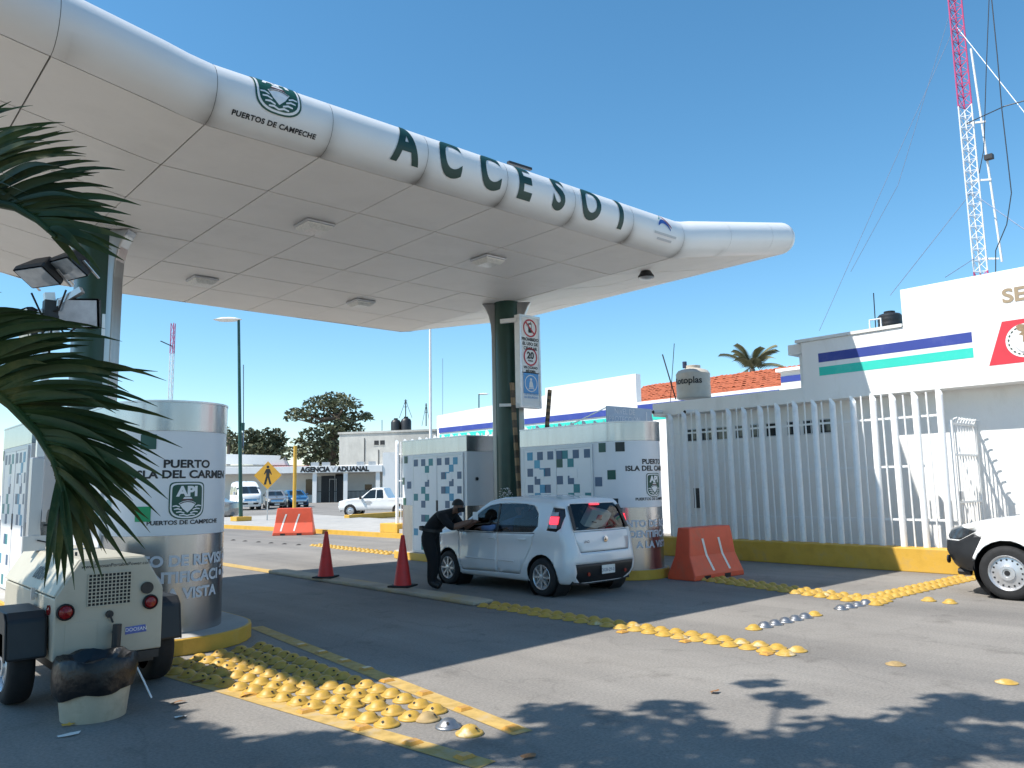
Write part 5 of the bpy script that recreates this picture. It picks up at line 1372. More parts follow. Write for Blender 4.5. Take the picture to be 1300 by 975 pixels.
# hair cap, cloth mask, ears, belt
cap = MB(); 
for i in range(8):
    for k in range(18):
        a = 2*math.pi*k/18; e = math.pi/2*i/7
        d = Vector((math.cos(a)*math.sin(e), math.sin(a)*math.sin(e), math.cos(e))); cap.v.append(tuple(hc+Vector((0,0,.03))+fwd*-.012+Vector((d.x*.104,d.y*.104,d.z*.108))))
for i in range(7):
    for k in range(18): cap.f.append((i*18+k, i*18+(k+1)%18, (i+1)*18+(k+1)%18, (i+1)*18+k))
cap.build('hair', 'hair', gp, smooth=True)
mk = MB()
for i, z in enumerate((-.085,-.05,-.01)):
    for k in range(9):
        a = math.radians(-75+150*k/8); d = fwd*math.cos(a)+sd*math.sin(a); mk.v.append(tuple(hc+Vector((0,0,z))+d*(.088+.012*(i > 0)+.008*math.cos(a))))
for i in range(2):
    for k in range(8): mk.f.append((i*9+k, i*9+k+1, (i+1)*9+k+1, (i+1)*9+k))
mk.build('face_mask', 'uniform', gp, smooth=True)
for s_ in (-1,1): MB().lathe([(0,-.012),(.022,-.008),(.026,.0),(.0,.008)], 10, tuple(hc+sd*s_*.095+Vector((0,0,-.005))), 'x').build('ear', 'skin', gp, smooth=True)
for s_ in (-1,1): MB().lathe([(0,-.009),(.009,-.005),(.011,0),(.008,.006),(0,.009)], 8, tuple(hc+fwd*.086+sd*s_*.034+Vector((0,0,.02))), 'z').build('eye', 'hair', gp, smooth=True)
bl = MB()
wc = Vector(J(-.085,0,.985))
for k in range(20):
    a = 2*math.pi*k/20; d = fwd*math.cos(a)*.196+sd*math.sin(a)*.225
    for z in (-.025,.025): bl.v.append(tuple(wc+d+Vector((0,0,z+.03*math.cos(a)*-1))))
for k in range(20): bl.f.append((2*k,2*k+1,(2*k+3)%40,(2*k+2)%40))
bl.build('belt', 'black_plastic', gp)
MB().obox(wc+sd*.24+Vector((0,0,-.05)), fwd*.05, sd*.03, Vector((0,0,.09))).build('radio_pouch', 'black_plastic', gp, bevel=.01)
ph = MB().obox(Vector(J(.72,.03,1.20)), fwd*.045, sd*.005, Vector((0,0,.07))).build('pass_card', 'white_print', gp)

# driver: seated at the left, arm resting on the sill
dp = thing('person', 'driver in a blue sleeved shirt seated in the white car, arm on the window sill', 'person', (9.06, 10.05, .6), world=True)
D0 = Vector((9.06,10.05,0))
def K(x, y, z): return tuple(D0+Vector((x,y,z)))
jd = {'pelvis':(K(0,.0,.68),(.15,.13)),'waist':(K(0,-.04,.82),(.14,.11)),'chest':(K(0,-.10,1.02),(.16,.12)),'neckb':(K(0,-.10,1.16),.08),'neck':(K(0,-.09,1.21),.052),'head0':(K(0,-.06,1.26),.075),'head1':(K(0,-.05,1.325),.09),'head2':(K(0,-.05,1.375),.07),
 'shL':(K(-.18,-.07,1.10),.072),'elL':(K(-.47,.14,1.0),.056),'wrL':(K(-.44,.42,1.0),.042),'hdL':(K(-.42,.50,1.0),(.042,.024)),
 'shR':(K(.18,-.07,1.10),.072),'elR':(K(.20,.18,.92),.052),'wrR':(K(.12,.42,1.0),.036),'hdR':(K(.10,.50,1.02),(.042,.024)),
 'hipL':(K(-.10,.05,.66),.09),'knL':(K(-.12,.45,.72),.065),'anL':(K(-.12,.75,.36),.045),'hipR':(K(.10,.05,.66),.09),'knR':(K(.12,.45,.72),.065),'anR':(K(.12,.75,.36),.045)}
jt2 = jt; jt = jd; ed2 = ed
ed = [e for e in ed2 if not any('_' in q or q.startswith('ft') for q in e)]
fingers('hdL', (0,1,-.1), (1,0,0)); fingers('hdR', (0,1,-.2), (-1,0,0))
def pickd(c):
    c = Vector(c)
    if c.z > 1.20 and abs(c.x-D0.x) < .13: return 1
    if c.y > D0.y+.38 and c.z > .93: return 1
    if c.z < .80: return 2
    return 0
skin('body', jd, ed, dp, ['denim','skin','uniform'], pickd)
cap = MB(); hc2 = Vector(jd['head1'][0])
for i in range(7):
    for k in range(16):
        a = 2*math.pi*k/16; e = math.pi/2*i/6; d = Vector((math.cos(a)*math.sin(e), math.sin(a)*math.sin(e), math.cos(e))); cap.v.append(tuple(hc2+Vector((0,-.012,.012))+d*.098))
for i in range(6):
    for k in range(16): cap.f.append((i*16+k, i*16+(k+1)%16, (i+1)*16+(k+1)%16, (i+1)*16+k))
cap.build('hair', 'hair', dp, smooth=True)

# ================================================================ far background (yard, agency, parked cars)
def gpt(px, depth, z=0):                              # ground point under picture column px, depth metres ahead
    r = ray(px, 620); d = Vector((r.x, r.y)); f2 = Vector((fw.x, fw.y)); k = depth/ d.dot(f2.normalized()); return Vector((d.x*k, d.y*k, z))
V2 = Vector((math.cos(YAW), math.sin(YAW), 0)); R2 = Vector((math.sin(YAW), -math.cos(YAW), 0))   # level view direction and right
def frame(px, depth, turn=0):
    """local frame facing the camera: x to the right in the picture, y away"""
    p = gpt(px, depth); return p, YAW-math.pi/2+turn
def S_(px0, px1, depth): return (px1-px0)*depth/FPX

# agency building
D = 98.0; p, rz = frame(384, D, math.radians(4))
ag = thing('agency_building', 'low white agency building with columns, grilles and a lettered canopy front', 'building', p, rz)
k_ = D/FPX
X = lambda px: (px-384)*k_
H = lambda dy: dy*k_                                  # picture pixels to metres
zr0, zr1 = H(37.5), H(46)
part('wall', 'white_old', ag, (X(230),3.2,0,X(484),14,H(42)))
part('fascia', 'white_wall', ag, (X(235),-.3,zr0,X(484),3.6,zr1), bevel=.03)
for px in (399, 437.5, 478): part('column', 'white_wall', ag, (X(px)-.25,-.1,0,X(px)+.25,.35,zr0))
part('doorway', 'dark_void', ag, (X(402),3.12,0,X(418),3.19,H(34))); part('doorway', 'dark_void', ag, (X(420),3.05,0,X(434),3.19,H(36)))
part('door_frame', 'white_metal', ag, (X(412),3.0,0,X(412.8),3.08,H(30)), (X(421),3.0,0,X(421.8),3.08,H(30)), (X(412.8),3.0,H(29),X(421),3.08,H(30)))
part('window', 'glass_dark', ag, (X(382),3.12,H(10),X(393),3.19,H(30))); part('window', 'glass_dark', ag, (X(458),3.12,H(15),X(467),3.19,H(22)))
for a0, a1, hh_ in ((402,436,33),(440,476,14)):
    for k in range(int((a1-a0)/1.6)):
        x = X(a0+k*1.6); MB().box(x-.03,.30,0,x+.03,.36,H(hh_ if a0 < 440 else 14)).build('grille_bar', 'dark_metal', ag)
    MB().box(X(a0),.29,H(13.4),X(a1),.37,H(14.2)).build('grille_rail', 'dark_metal', ag)
for tx, px in (('AGENCIA', 400), ('ADUANAL', 447)):
    vf = text2d(tx, H(8.4), .06, xs=1.0); xx = X(px); decal('lettering', vf, lambda u, v: (xx+u, -.32, zr0+H(1.4)+v), 'black_print', ag)
decal('logo_tick', poly2d([(-.3,.3),(-.1,-.25),(.35,.4),(.25,.45),(-.1,.0),(-.22,.35)]), lambda u, v: (X(423)+u, -.32, zr0+H(4)+v), 'grey_print', ag)
for px in (392, 406, 450, 465): part('roof_unit', 'steel_dull', ag, (X(px),1.0,zr1+.01,X(px)+.9,1.8,zr1+.5))
part('side_wing', 'white_wall', ag, (X(484)+.02,-.2,0,X(500),12,H(62)))
# low white sheds behind, left
p, rz = frame(330, 125, math.radians(3)); k2 = 125/FPX
sh = thing('white_shed', 'low white shed roof behind the agency on the left', 'building', p, rz)
part('wall', 'white_old', sh, (-60*k2,0,0,32*k2,12,45*k2)); MB().prism([(-64*k2,47*k2),(36*k2,44*k2),(30*k2,56*k2),(-64*k2,60*k2)], lambda a, b, h: (a, h, b), -.5, .2).build('roof_edge', 'white_metal', sh)
part('roof_strip', 'red_panel', sh, (10*k2,-.9,40*k2,62*k2,-.6,43*k2))
part('wall_low', 'white_old', sh, (-70*k2,-6,0,-20*k2,-.9,36*k2))
# grey cement block with tanks
D = 108; p, rz = frame(430, D, math.radians(-14)); k3 = D/FPX
cbk = thing('cement_block', 'bare grey cement building with two black tanks on its roof', 'building', p, rz)
part('wall', 'cement', cbk, (0,0,0,130*k3,14,84*k3), bevel=.05)
part('coping', 'cement', cbk, (-.15,-.15,84*k3+.003,130*k3,.3,86.5*k3))
for a0 in (48, 56): w = part('window', 'dark_void', cbk, (a0*k3,-.03,69*k3,(a0+6)*k3,-.005,74.5*k3)); MB().box(a0*k3-.1,-.06,68.2*k3,(a0+6.4)*k3,-.031,68.9*k3).build('sill', 'cement', w)
MB().tube([(35*k3,-.05,20*k3),(35*k3,-.05,78*k3)], .05, 6).tube([(54*k3,-.05,20*k3),(54*k3,-.05,63*k3)], .05, 6).build('pipe', 'dark_metal', cbk)
M['white_fade'] = mat('white_fade', (.70,.70,.69), .8, var=.1, scale=.5)
part('painted_band', 'white_fade', cbk, (.02,-.04,0,130*k3,-.004,45*k3))
def far_tank(px, py0, py1, w, depth, label):
    q = at(px, py1, depth); r = w/2*depth/FPX; h = (py1-py0)*depth/FPX
    t = thing('water_tank', label, 'water tank', q)
    MB().lathe([(0,0),(r,0),(r,h*.75),(r*.8,h*.87),(r*.4,h*.93)], 18).build('shell', 'tank_black', t, smooth=True); MB().lathe([(r*.4,h*.93),(r*.42,h),(0,h)], 12).build('lid', 'tank_black', t)
far_tank(502.5, 531, 552, 12.5, 112, 'left black water tank on the cement building roof'); far_tank(515.5, 529, 552, 13.5, 112, 'right black water tank on the cement building roof')
# thin masts
def thin_mast(px, py0, py1, depth, label, r=.05, m='dark_metal', kind='antenna', stays=0):
    a, b = at(px, py1, depth), at(px, py0, depth); t = thing('antenna_mast', label, 'antenna', a); d = b-a
    MB().tube([(0,0,0), tuple(d)], r, 6).build('pole', m, t)
    if stays:
        for s in (-1, 1): MB().tube([tuple(d*.95), tuple(Vector((R2.x*s*stays, R2.y*s*stays, 0))+d*.02)], r*.4, 4).build('stay', m, t)
        for f in (.6,.8,.92): MB().tube([tuple(d*f-R2*stays*.25), tuple(d*f+R2*stays*.25)], r*.6, 4).build('crossbar', m, t)
thin_mast(515, 507, 531, 112, 'small stayed antenna above the right black tank', .08, 'dark_metal', stays=.9)
thin_mast(541, 512, 541, 112, 'small antenna beside the flagpole above the cement building', .08, 'dark_metal', stays=.6)
thin_mast(485, 533, 553, 112, 'thin short antenna on the cement building roof left', .05)
thin_mast(309, 463, 590, 160, 'thin faint antenna mast left of the street lamp', .10, 'wire_light')
thin_mast(562, 455, 560, 140, 'thin faint mast right of the flagpole', .04, 'wire_light')
# far red and white mast with dish at left
q = at(213, 600, 150); ft = thing('far_radio_mast', 'distant thin red and white radio mast with a round dish', 'mast', q, world=True)
z1 = at(213,395,150).z; zc = at(213,445,150).z
lattice(ft, q.x, q.y, 0, zc, .45, 1.6, 'tower_white', .07); lattice(ft, q.x, q.y, zc, z1-1.5, .45, 1.6, 'tower_red', .08)
MB().tube([(q.x,q.y,z1-1.5),(q.x,q.y,z1+.6)], .10, 6).bar((q.x-R2.x*1.2,q.y-R2.y*1.2,z1-1.6),(q.x+R2.x*.8,q.y+R2.y*.8,z1-1.6),.2).build('top_spike', 'tower_red', ft)
dq = at(204,433,149); MB().lathe([(0,.3),(.6,.22),(.95,0),(.9,-.05),(0,.1)], 16, axis='y').build('dish', 'tower_white', ft, smooth=True)
ft.children[-1].location = dq; ft.children[-1].rotation_euler = (0,0,YAW-math.pi/2+2.6)
MB().bar(dq, (q.x,q.y,dq.z-.3), .15).build('dish_arm', 'dark_metal', ft)
# flagpole
b_ = gpt(547, 50); tp = at(544.5, 380, 50); fl = thing('flagpole', 'tall white flagpole rising behind the kiosks', 'flagpole', (b_.x, b_.y, 0))
MB().tube([(0,0,0),(0,0,(tp.z)*.62),(0,0,tp.z+1)], [.10,.085,.06], 10).build('pole', 'white_metal', fl, smooth=True); MB().lathe([(.2,0),(.2,.25),(.1,.3)], 12).build('socket', 'concrete', fl)
# street lamps
M['lamp_green'] = mat('lamp_green', (.012,.075,.065), .45, var=.15, scale=2)
def street_lamp(px, depth, py_top, label, hpx, arm_px, headw=1.5, r=.085, base=True):
    b = gpt(px, depth); top = at(px-4 if base else px, py_top, depth); H_ = top.z
    t = thing('street_lamp', label, 'street lamp', (b.x, b.y, 0), world=True)
    tp = Vector((top.x, top.y, H_)); b0 = Vector((b.x,b.y,0))
    MB().tube([b0, b0+(tp-b0)*.55, tp], [r*1.2,r,r*.8], 10).build('pole', 'lamp_green', t, smooth=True)
    a = tp+Vector((0,0,-.12)); e = a+R2*arm_px*depth/FPX+Vector((0,0,.10))
    MB().tube([a, a+(e-a)*.5+Vector((0,0,.05)), e], r*.5, 8).build('arm', 'white_metal', t)
    hd = MB().lathe([(0,-.5),(.6,-.42),(1.0,0),(.6,.42),(0,.5)], 18, axis='z').build('lamp_head', 'white_metal', t, smooth=True)
    hd.location = e; hd.scale = (headw*.5, headw*.22, .28*headw*.5); hd.rotation_euler = (0,0,YAW-math.pi/2)
    if base:
        MB().box(b.x-.4,b.y-.4,.141,b.x+.4,b.y+.4,.36).build('base', 'yellow_paint', t, bevel=.02)
        c5 = b0+(tp-b0)*.47+R2*.14; MB().box(c5.x-.08,c5.y-.08,c5.z-.2,c5.x+.08,c5.y+.08,c5.z+.2).build('switch_box', 'lamp_green', t)
street_lamp(307, 41, 405, 'tall dark green street lamp with white head beyond the kiosks', 0, -14)
street_lamp(608, 75, 500, 'distant street lamp seen over the striped building roof', 0, 6, 1.1, .07, False)
# pedestrian crossing sign
b_ = gpt(340, 41.5); ps = thing('pedestrian_sign', 'yellow diamond sign with a black walking figure on a grey post', 'sign', (b_.x, b_.y, .14), YAW-math.pi/2)
MB().tube([(0,0,0),(0,0,2.9)], .035, 8).build('post', 'alu', ps)
kk = 41.5/FPX; cz = (663-606)*kk-.05; hd_ = 17.5*kk
M['sign_yellow'] = mat('sign_yellow', (.62,.33,.03), .45, var=.06)
dm = MB().prism([(-hd_,cz),(0,cz-hd_),(hd_,cz),(0,cz+hd_)], lambda a, b, h: (a, h, b), -.06, -.04).build('plate', 'sign_yellow', ps)
def figp(pts): decal('walking_figure', poly2d([(x*hd_*1.15, y*hd_*1.15) for x, y in pts]), lambda u, v: (u, -.063, cz+v), 'black_print', dm)
figp([(math.cos(a)*.09-.0, .52+math.sin(a)*.09) for a in lin(0, 6.0, 12)])
figp([(-.10,.40),(.12,.40),(.20,.20),(.26,.05),(.20,.03),(.12,.17),(.10,-.05),(.24,-.55),(.12,-.57),(.0,-.15),(-.10,-.57),(-.24,-.57),(-.10,-.05),(-.10,.20),(-.18,.05),(-.24,.08),(-.16,.28)])
# yellow pole behind the far barrier
b_ = gpt(374, 37.5); tp = at(375, 566, 37.5)
tag(MB().tube([(b_.x,b_.y,.14),(b_.x,b_.y,tp.z)], .085, 12).build('yellow_post', 'yellow_paint', smooth=True), 'plain tall yellow post behind the small orange barrier', 'post')
# yellow parking kerb in the yard
a, b = gq(440,661), gq(520,655)
tag(MB().bar((a.x,a.y,.15),(b.x,b.y,.15),.35,.30).build('parking_kerb', 'yellow_paint', bevel=.03), 'long yellow concrete kerb in front of the parked white pickup', 'kerb')

# simple parked vehicles -------------------------------------------------
def far_car(name, label, cat, px, depth, turn, kind, paint, scale=1.0):
    p = gpt(px, depth); t = thing(name, label, cat, p, turn)
    t.scale = (scale,)*3
    if kind == 'pickup':
        Bf = Body(rear=[(.4,-2.5),(1,-2.5),(1.6,-2.45)], front=[(.35,2.2),(.55,2.3),(.8,2.28),(1.0,2.2),(1.7,2.1)],
                  top=[(-2.6,1.05),(-.75,1.05),(-.68,1.58),(-.5,1.66),(.15,1.66),(.85,1.10),(1.6,1.02),(2.2,.90)], half=[(-2.5,.82),(1.8,.82),(2.3,.70)], zbot=.35, belt=1.0, roof=1.66, tumble=.17, rc=.06, endr=.12, bow=.06, ns=30, nz=10)
        wh, wr, wins = (1.45,-1.5), .34, [[(-.1,1.04),(.72,1.04),(.25,1.52),(-.1,1.54)],[(-.60,1.04),(-.16,1.04),(-.16,1.54),(-.52,1.54)]]
        wsc = ([(-.62,1.12),(.62,1.12),(.5,1.6),(-.5,1.6)], lambda c: .2 < c.y < .95); zt = 1.0
    elif kind == 'van':
        Bf = Body(rear=[(.3,-2.3),(1.2,-2.35),(2.3,-2.2)], front=[(.3,2.3),(.6,2.42),(1.0,2.35),(1.3,2.2),(2.3,1.3)],
                  top=[(-2.4,2.2),(0,2.28),(.9,2.22),(1.35,2.0),(2.0,1.35),(2.3,1.12),(2.5,1.0)], half=[(-2.3,.92),(1.8,.92),(2.4,.80)], zbot=.28, belt=1.15, roof=2.3, tumble=.14, rc=.12, endr=.2, bow=.1, ns=30, nz=12)
        wh, wr, wins = (1.55,-1.3), .34, [[(.75,1.2),(1.75,1.2),(1.25,1.75),(.75,1.78)],[(-.6,1.2),(.62,1.2),(.62,1.8),(-.6,1.8)],[(-2.0,1.2),(-.72,1.2),(-.72,1.8),(-2.0,1.8)]]
        wsc = ([(-.74,1.28),(.74,1.28),(.66,1.85),(-.66,1.85)], lambda c: 1.1 < c.y < 2.3); zt = 1.0
    else:
        Bf = Body(rear=[(.25,-2.0),(.6,-2.1),(.95,-2.05),(1.5,-1.7)], front=[(.25,1.95),(.5,2.1),(.75,2.05),(.9,1.9),(1.5,1.5)],
                  top=[(-2.1,.98),(-1.5,1.05),(-1.0,1.38),(-.3,1.48),(.3,1.45),(1.0,1.02),(1.6,.92),(2.1,.78)], half=[(-2.1,.78),(-1.2,.84),(1.2,.84),(2.1,.72)], zbot=.22, belt=.92, roof=1.48, tumble=.2, rc=.08, endr=.2, bow=.1, ns=30, nz=10)
        wh, wr, wins = (1.3,-1.25), .31, [[(.0,.96),(.95,.96),(.3,1.36),(0,1.38)],[(-1.2,.98),(-.08,.96),(-.08,1.38),(-.75,1.34)]]
        wsc = ([(-.62,1.04),(.62,1.04),(.50,1.38),(-.50,1.38)], lambda c: .25 < c.y < 1.2); zt = .8
    Bf.bowed()
    for ay in wh: Bf.cut(circ(ay, wr, wr*1.12, 14), 'x', lambda c: abs(c.x) > .3 and c.z < .9)
    for w in wins:
        for s in (-1, 1): shell(Bf.cut(w, 'x', lambda c: c.x*s > .4), 'side_window', 'glass_dark', t, 0)
    shell(Bf.cut(wsc[0], 'y', wsc[1]), 'windscreen', 'glass_dark', t, 0)
    fy_ = max(v.co.y for v in Bf.bm.verts)-.3
    gz = .62 if kind != 'van' else .78
    shell(Bf.cut([(-.50,gz-.12),(.50,gz-.12),(.52,gz+.10),(-.52,gz+.10)], 'y', lambda c: c.y > fy_-.2), 'grille', 'chrome' if kind != 'pickup' else 'black_plastic', t, .02)
    for s in (-1,1): shell(Bf.cut([(s*.52,gz+.0),(s*.72,gz+.02),(s*.74,gz+.2),(s*.52,gz+.14)], 'y', lambda c: c.y > fy_-.4), 'headlight', 'lamp_clear', t, .01)
    shell(Bf.cut([(-.6,gz-.34),(.6,gz-.34),(.62,gz-.2),(-.62,gz-.2)], 'y', lambda c: c.y > fy_-.2), 'bumper_grille', 'black_plastic', t, .02)
    shell(Bf.mesh(), 'body', paint, t)
    hw_ = interp(Bf.half, 0)
    for ay in wh:
        for s in (-1, 1):
            wheel(t, s*(hw_-.10), ay, wr, .20, s, 'steel' if kind == 'pickup' else 'spoke')
            MB().lathe([(wr*1.13,0),(wr*1.13,.3),(0,.3)], 14, axis='x').build('wheel_arch', 'black_plastic', t).location = (s*(hw_-.02) if s < 0 else hw_-.30, ay, wr)
    pz = gz-.27
    MB().box(-.2,fy_+.30,pz-.06,.2,fy_+.33,pz+.06).build('number_plate', 'plate', t)
    for s in (-1,1): MB().box(s*(hw_+.02),wh[0]-.72,1.02 if kind != 'van' else 1.2,s*(hw_+.18),wh[0]-.60,1.18 if kind != 'van' else 1.45).build('mirror', 'black_plastic' if kind == 'pickup' else paint, t, bevel=.02)
    return t
M['paint_grey'] = mat('paint_grey', (.22,.22,.22), .25, .3, var=.05); M['paint_blue'] = mat('paint_blue', (.02,.10,.24), .2, .2, var=.08)
for k_m in ('paint_grey','paint_blue'): M[k_m].node_tree.nodes['Principled BSDF'].inputs['Coat Weight'].default_value = .6
right_h = YAW-math.pi/2                                # heading "away" has rotz = this; heading left = +90 deg
fp = far_car('pickup_truck', 'white pickup truck parked in the yard beyond the far kerb', 'pickup truck', 480, 49, right_h+math.radians(82), 'pickup', 'pickup_white', 1.02)
far_car('van', 'white passenger van parked at the far left behind the street lamp', 'van', 312, 70, right_h+math.radians(180+28), 'van', 'pickup_white', 1.08)
far_car('sedan_car', 'grey car parked between the white van and the blue car', 'car', 349, 74, right_h+math.radians(180+22), 'car', 'paint_grey', 1.1)
far_car('sedan_car', 'blue car parked in front of the agency', 'car', 374, 77, right_h+math.radians(180+30), 'car', 'paint_blue', 1.1)
far_car('dark_car', 'dark vehicle tail half hidden behind the first kiosk nose', 'car', 258, 48, right_h+math.radians(90), 'car', 'paint_grey', 1.0)
# lettering on the parked pickup door
decal('door_lettering', poly2d([(-.2,-.05),(.2,-.05),(.2,.05),(-.2,.05)]), lambda u, v: (-.835, .35-u, .85+v), 'grey_print', fp)
decal('door_lettering', poly2d([(-.12,-.04),(.12,-.04),(.12,.04),(-.12,.04)]), lambda u, v: (-.835, .33-u, .72+v), 'grey_print', fp)
# small bird high up left
bp_ = at(146, 22, 60); bd_ = MB().add([(0,0,0),(.30,.06,.10),(.62,.0,.02),(.28,-.06,.06),(-.30,.06,.10),(-.62,0,.02),(-.28,-.06,.06),(0,.22,.0),(0,-.22,.0),(0,0,.06),(0,0,-.05)], [(0,3,2,1),(0,4,5,6),(7,9,1),(7,4,9),(8,9,4),(8,1,9),(7,1,10),(7,10,4),(8,10,1),(8,4,10)]).build('bird', 'dark_metal')
bd_.location = bp_; bd_.rotation_euler = (0,0,.4); bd_.scale = (.45,.45,.45); tag(bd_, 'small dark bird flying above the canopy in the blue sky', 'bird')
# litter
M['litter_brown'] = mat('litter_brown', (.24,.12,.05), .8, var=.3); M['litter_yellow'] = mat('litter_yellow', (.62,.34,.06), .7); M['litter_white'] = mat('litter_white', (.75,.73,.68), .8)
for px, py, s_, m, l in ((253,866,.055,'litter_brown','dry brown leaf on the ground left of the near studs'),(228,893,.05,'litter_brown','dry brown leaf near the bin shadow'),(314,884,.05,'litter_yellow','yellow scrap lying on the left yellow line'),(229,912,.05,'litter_white','crumpled white paper scrap right of the bin'),(88,934,.055,'litter_white','white paper scrap in front of the bin'),(87,922,.035,'litter_yellow','small yellow scrap at the foot of the bin'),(672,962,.05,'litter_brown','dry leaf at the bottom of the picture'),(908,880,.05,'litter_brown','dark dry leaf on the sunlit road')):
    p = gq(px, py); b = MB(); n = 9
    for k in range(n):
        a = 2*math.pi*k/n; r = s_*random.uniform(.6,1.15); b.v.append((p.x+r*math.cos(a)*1.3, p.y+r*math.sin(a)*.7, .006+random.uniform(0,.02)))
    b.v.append((p.x,p.y,.02)); b.f = [(k,(k+1)%n,n) for k in range(n)]; tag(b.build('litter', m), l, 'litter')

# ================================================================ vegetation
def leaf_mesh(n, pos, size, up_bias=.3, ratio=.45, thick=False):
    """many single leaves as bent quads; pos() gives a centre"""
    v = []; f = []
    for k in range(n):
        c = pos(); s = size*random.uniform(.6,1.25)
        d = Vector((random.gauss(0,1), random.gauss(0,1), random.gauss(0,1)*.6)).normalized(); nn = Vector((random.gauss(0,1), random.gauss(0,1), random.gauss(0,1)+up_bias*3)).normalized()
        w = d.cross(nn).normalized()*s*ratio; d = d*s; b = len(v)
        v += [tuple(c-d*.5), tuple(c+w*.5+nn*s*.06), tuple(c+d*.5), tuple(c-w*.5+nn*s*.06)]; f += [(b,b+1,b+2),(b,b+2,b+3)]
    return v, f
def in_ball(c, r):
    while True:
        p = Vector((random.uniform(-1,1), random.uniform(-1,1), random.uniform(-1,1)))
        if p.length < 1: return Vector(c)+Vector((p.x*r[0], p.y*r[1], p.z*r[2]))
def tree(name, label, base, trunk_pts, clumps, leaf, mat_leaf, per, group=None, trunk_r=.3, cat='tree'):
    t = thing(name, label, cat, base, 0, group, world=True)
    tb_ = MB(); tp = [Vector(p) for p in trunk_pts]; n = len(tp)
    tb_.tube(tp, [trunk_r*(1-.55*i/(n-1)) for i in range(n)], 9)
    top = tp[-1]
    tb_.build('trunk', 'bark', t, smooth=True)
    lb = MB()
    for c, r in clumps:
        st = tp[-1] if len(tp) < 3 else min(tp[len(tp)//2:], key=lambda q: (q-Vector(c)).length); c = Vector(c)
        m = (st+c)/2+Vector((random.uniform(-.1,.1)*r[0], random.uniform(-.1,.1)*r[0], -.12*(c-st).length))
        lb.tube([st, m, c], [trunk_r*.32, trunk_r*.2, trunk_r*.06], 6)
    lb.build('limbs', 'bark', t, smooth=True)
    v, f = [], []
    for c, r in clumps:
        k = max(30, int(per*r[0]*r[1]*r[2]**.5))
        a, b = leaf_mesh(k, lambda: in_ball(c, r), leaf); o = len(v); v += a; f += [tuple(i+o for i in q) for q in b]
    cr = MB().add(v, f); me = bpy.data.meshes.new('crown'); me.from_pydata(cr.v, [], cr.f); o = link('crown', me, mat_leaf, t); o['kind'] = 'stuff'
    return t
# big tree behind the agency: spreading flat-topped crown, drawn as layered clumps
def pxclump(px, py, w, h, depth, dr=None): 
    s = depth/FPX; return (at(px, py, depth+random.uniform(-2,2)), (w/2*s, (dr or w/2*s*.9), h/2*s))
D = 125
cl = [pxclump(*a, D) for a in ((408,513,48,18),(440,512,40,20),(424,505,36,14),(383,524,40,14),(372,531,22,9),(458,527,30,12),(466,531,20,9),(398,530,34,14),(430,526,46,16),(420,545,48,20),(445,546,42,20),(395,553,34,22),(425,565,60,26),(450,568,34,24),(400,572,44,26),(372,576,36,18),(380,562,24,16),(413,585,60,20),(440,535,30,12))]
b_ = gpt(418, D)
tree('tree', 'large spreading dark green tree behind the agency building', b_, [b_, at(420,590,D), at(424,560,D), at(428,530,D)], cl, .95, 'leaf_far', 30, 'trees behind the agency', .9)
D = 165
cl = [pxclump(*a, D) for a in ((300,562,26,26),(318,558,30,28),(337,556,34,26),(352,555,26,22),(290,560,16,30),(327,572,70,20),(361,560,14,14),(345,570,40,18))]
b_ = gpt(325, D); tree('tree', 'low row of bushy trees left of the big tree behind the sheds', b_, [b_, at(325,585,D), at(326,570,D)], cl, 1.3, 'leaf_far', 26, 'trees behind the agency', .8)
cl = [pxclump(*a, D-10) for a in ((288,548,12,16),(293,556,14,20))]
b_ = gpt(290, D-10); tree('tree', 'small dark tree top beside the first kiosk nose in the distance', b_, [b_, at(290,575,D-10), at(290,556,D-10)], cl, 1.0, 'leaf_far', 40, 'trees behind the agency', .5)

# palms -------------------------------------------------------------------
def leaflet(a, b, w, droop, m, parent, segs=7, fold=.35, side=None):
    a, b = Vector(a), Vector(b); d = b-a; L = d.length
    sd_ = (side or d.cross(Vector((0,0,1)))).normalized(); nn = d.cross(sd_).normalized()
    mb_ = MB(); bend = random.uniform(-.025,.025)
    for i in range(segs+1):
        t = i/segs; c = a+d*t+Vector((0,0,droop*L*4*t*(1-t)))+nn*bend*L*math.sin(t*5.0); ww = w*(.35+.65*math.sin(math.pi*min(1, .18+t*.55)))*(1-t**3.2)+.0012
        mb_.v += [tuple(c-sd_*ww*.5+nn*ww*fold*.5), tuple(c), tuple(c+sd_*ww*.5+nn*ww*fold*.5)]
    for i in range(segs):
        q = i*3; mb_.f += [(q,q+1,q+4,q+3),(q+1,q+2,q+5,q+4)]
    me = bpy.data.meshes.new('leaflet'); me.from_pydata(mb_.v, [], mb_.f); o = link('leaflet', me, m, parent)
    me.polygons.foreach_set('use_smooth', [True]*len(me.polygons)); return o
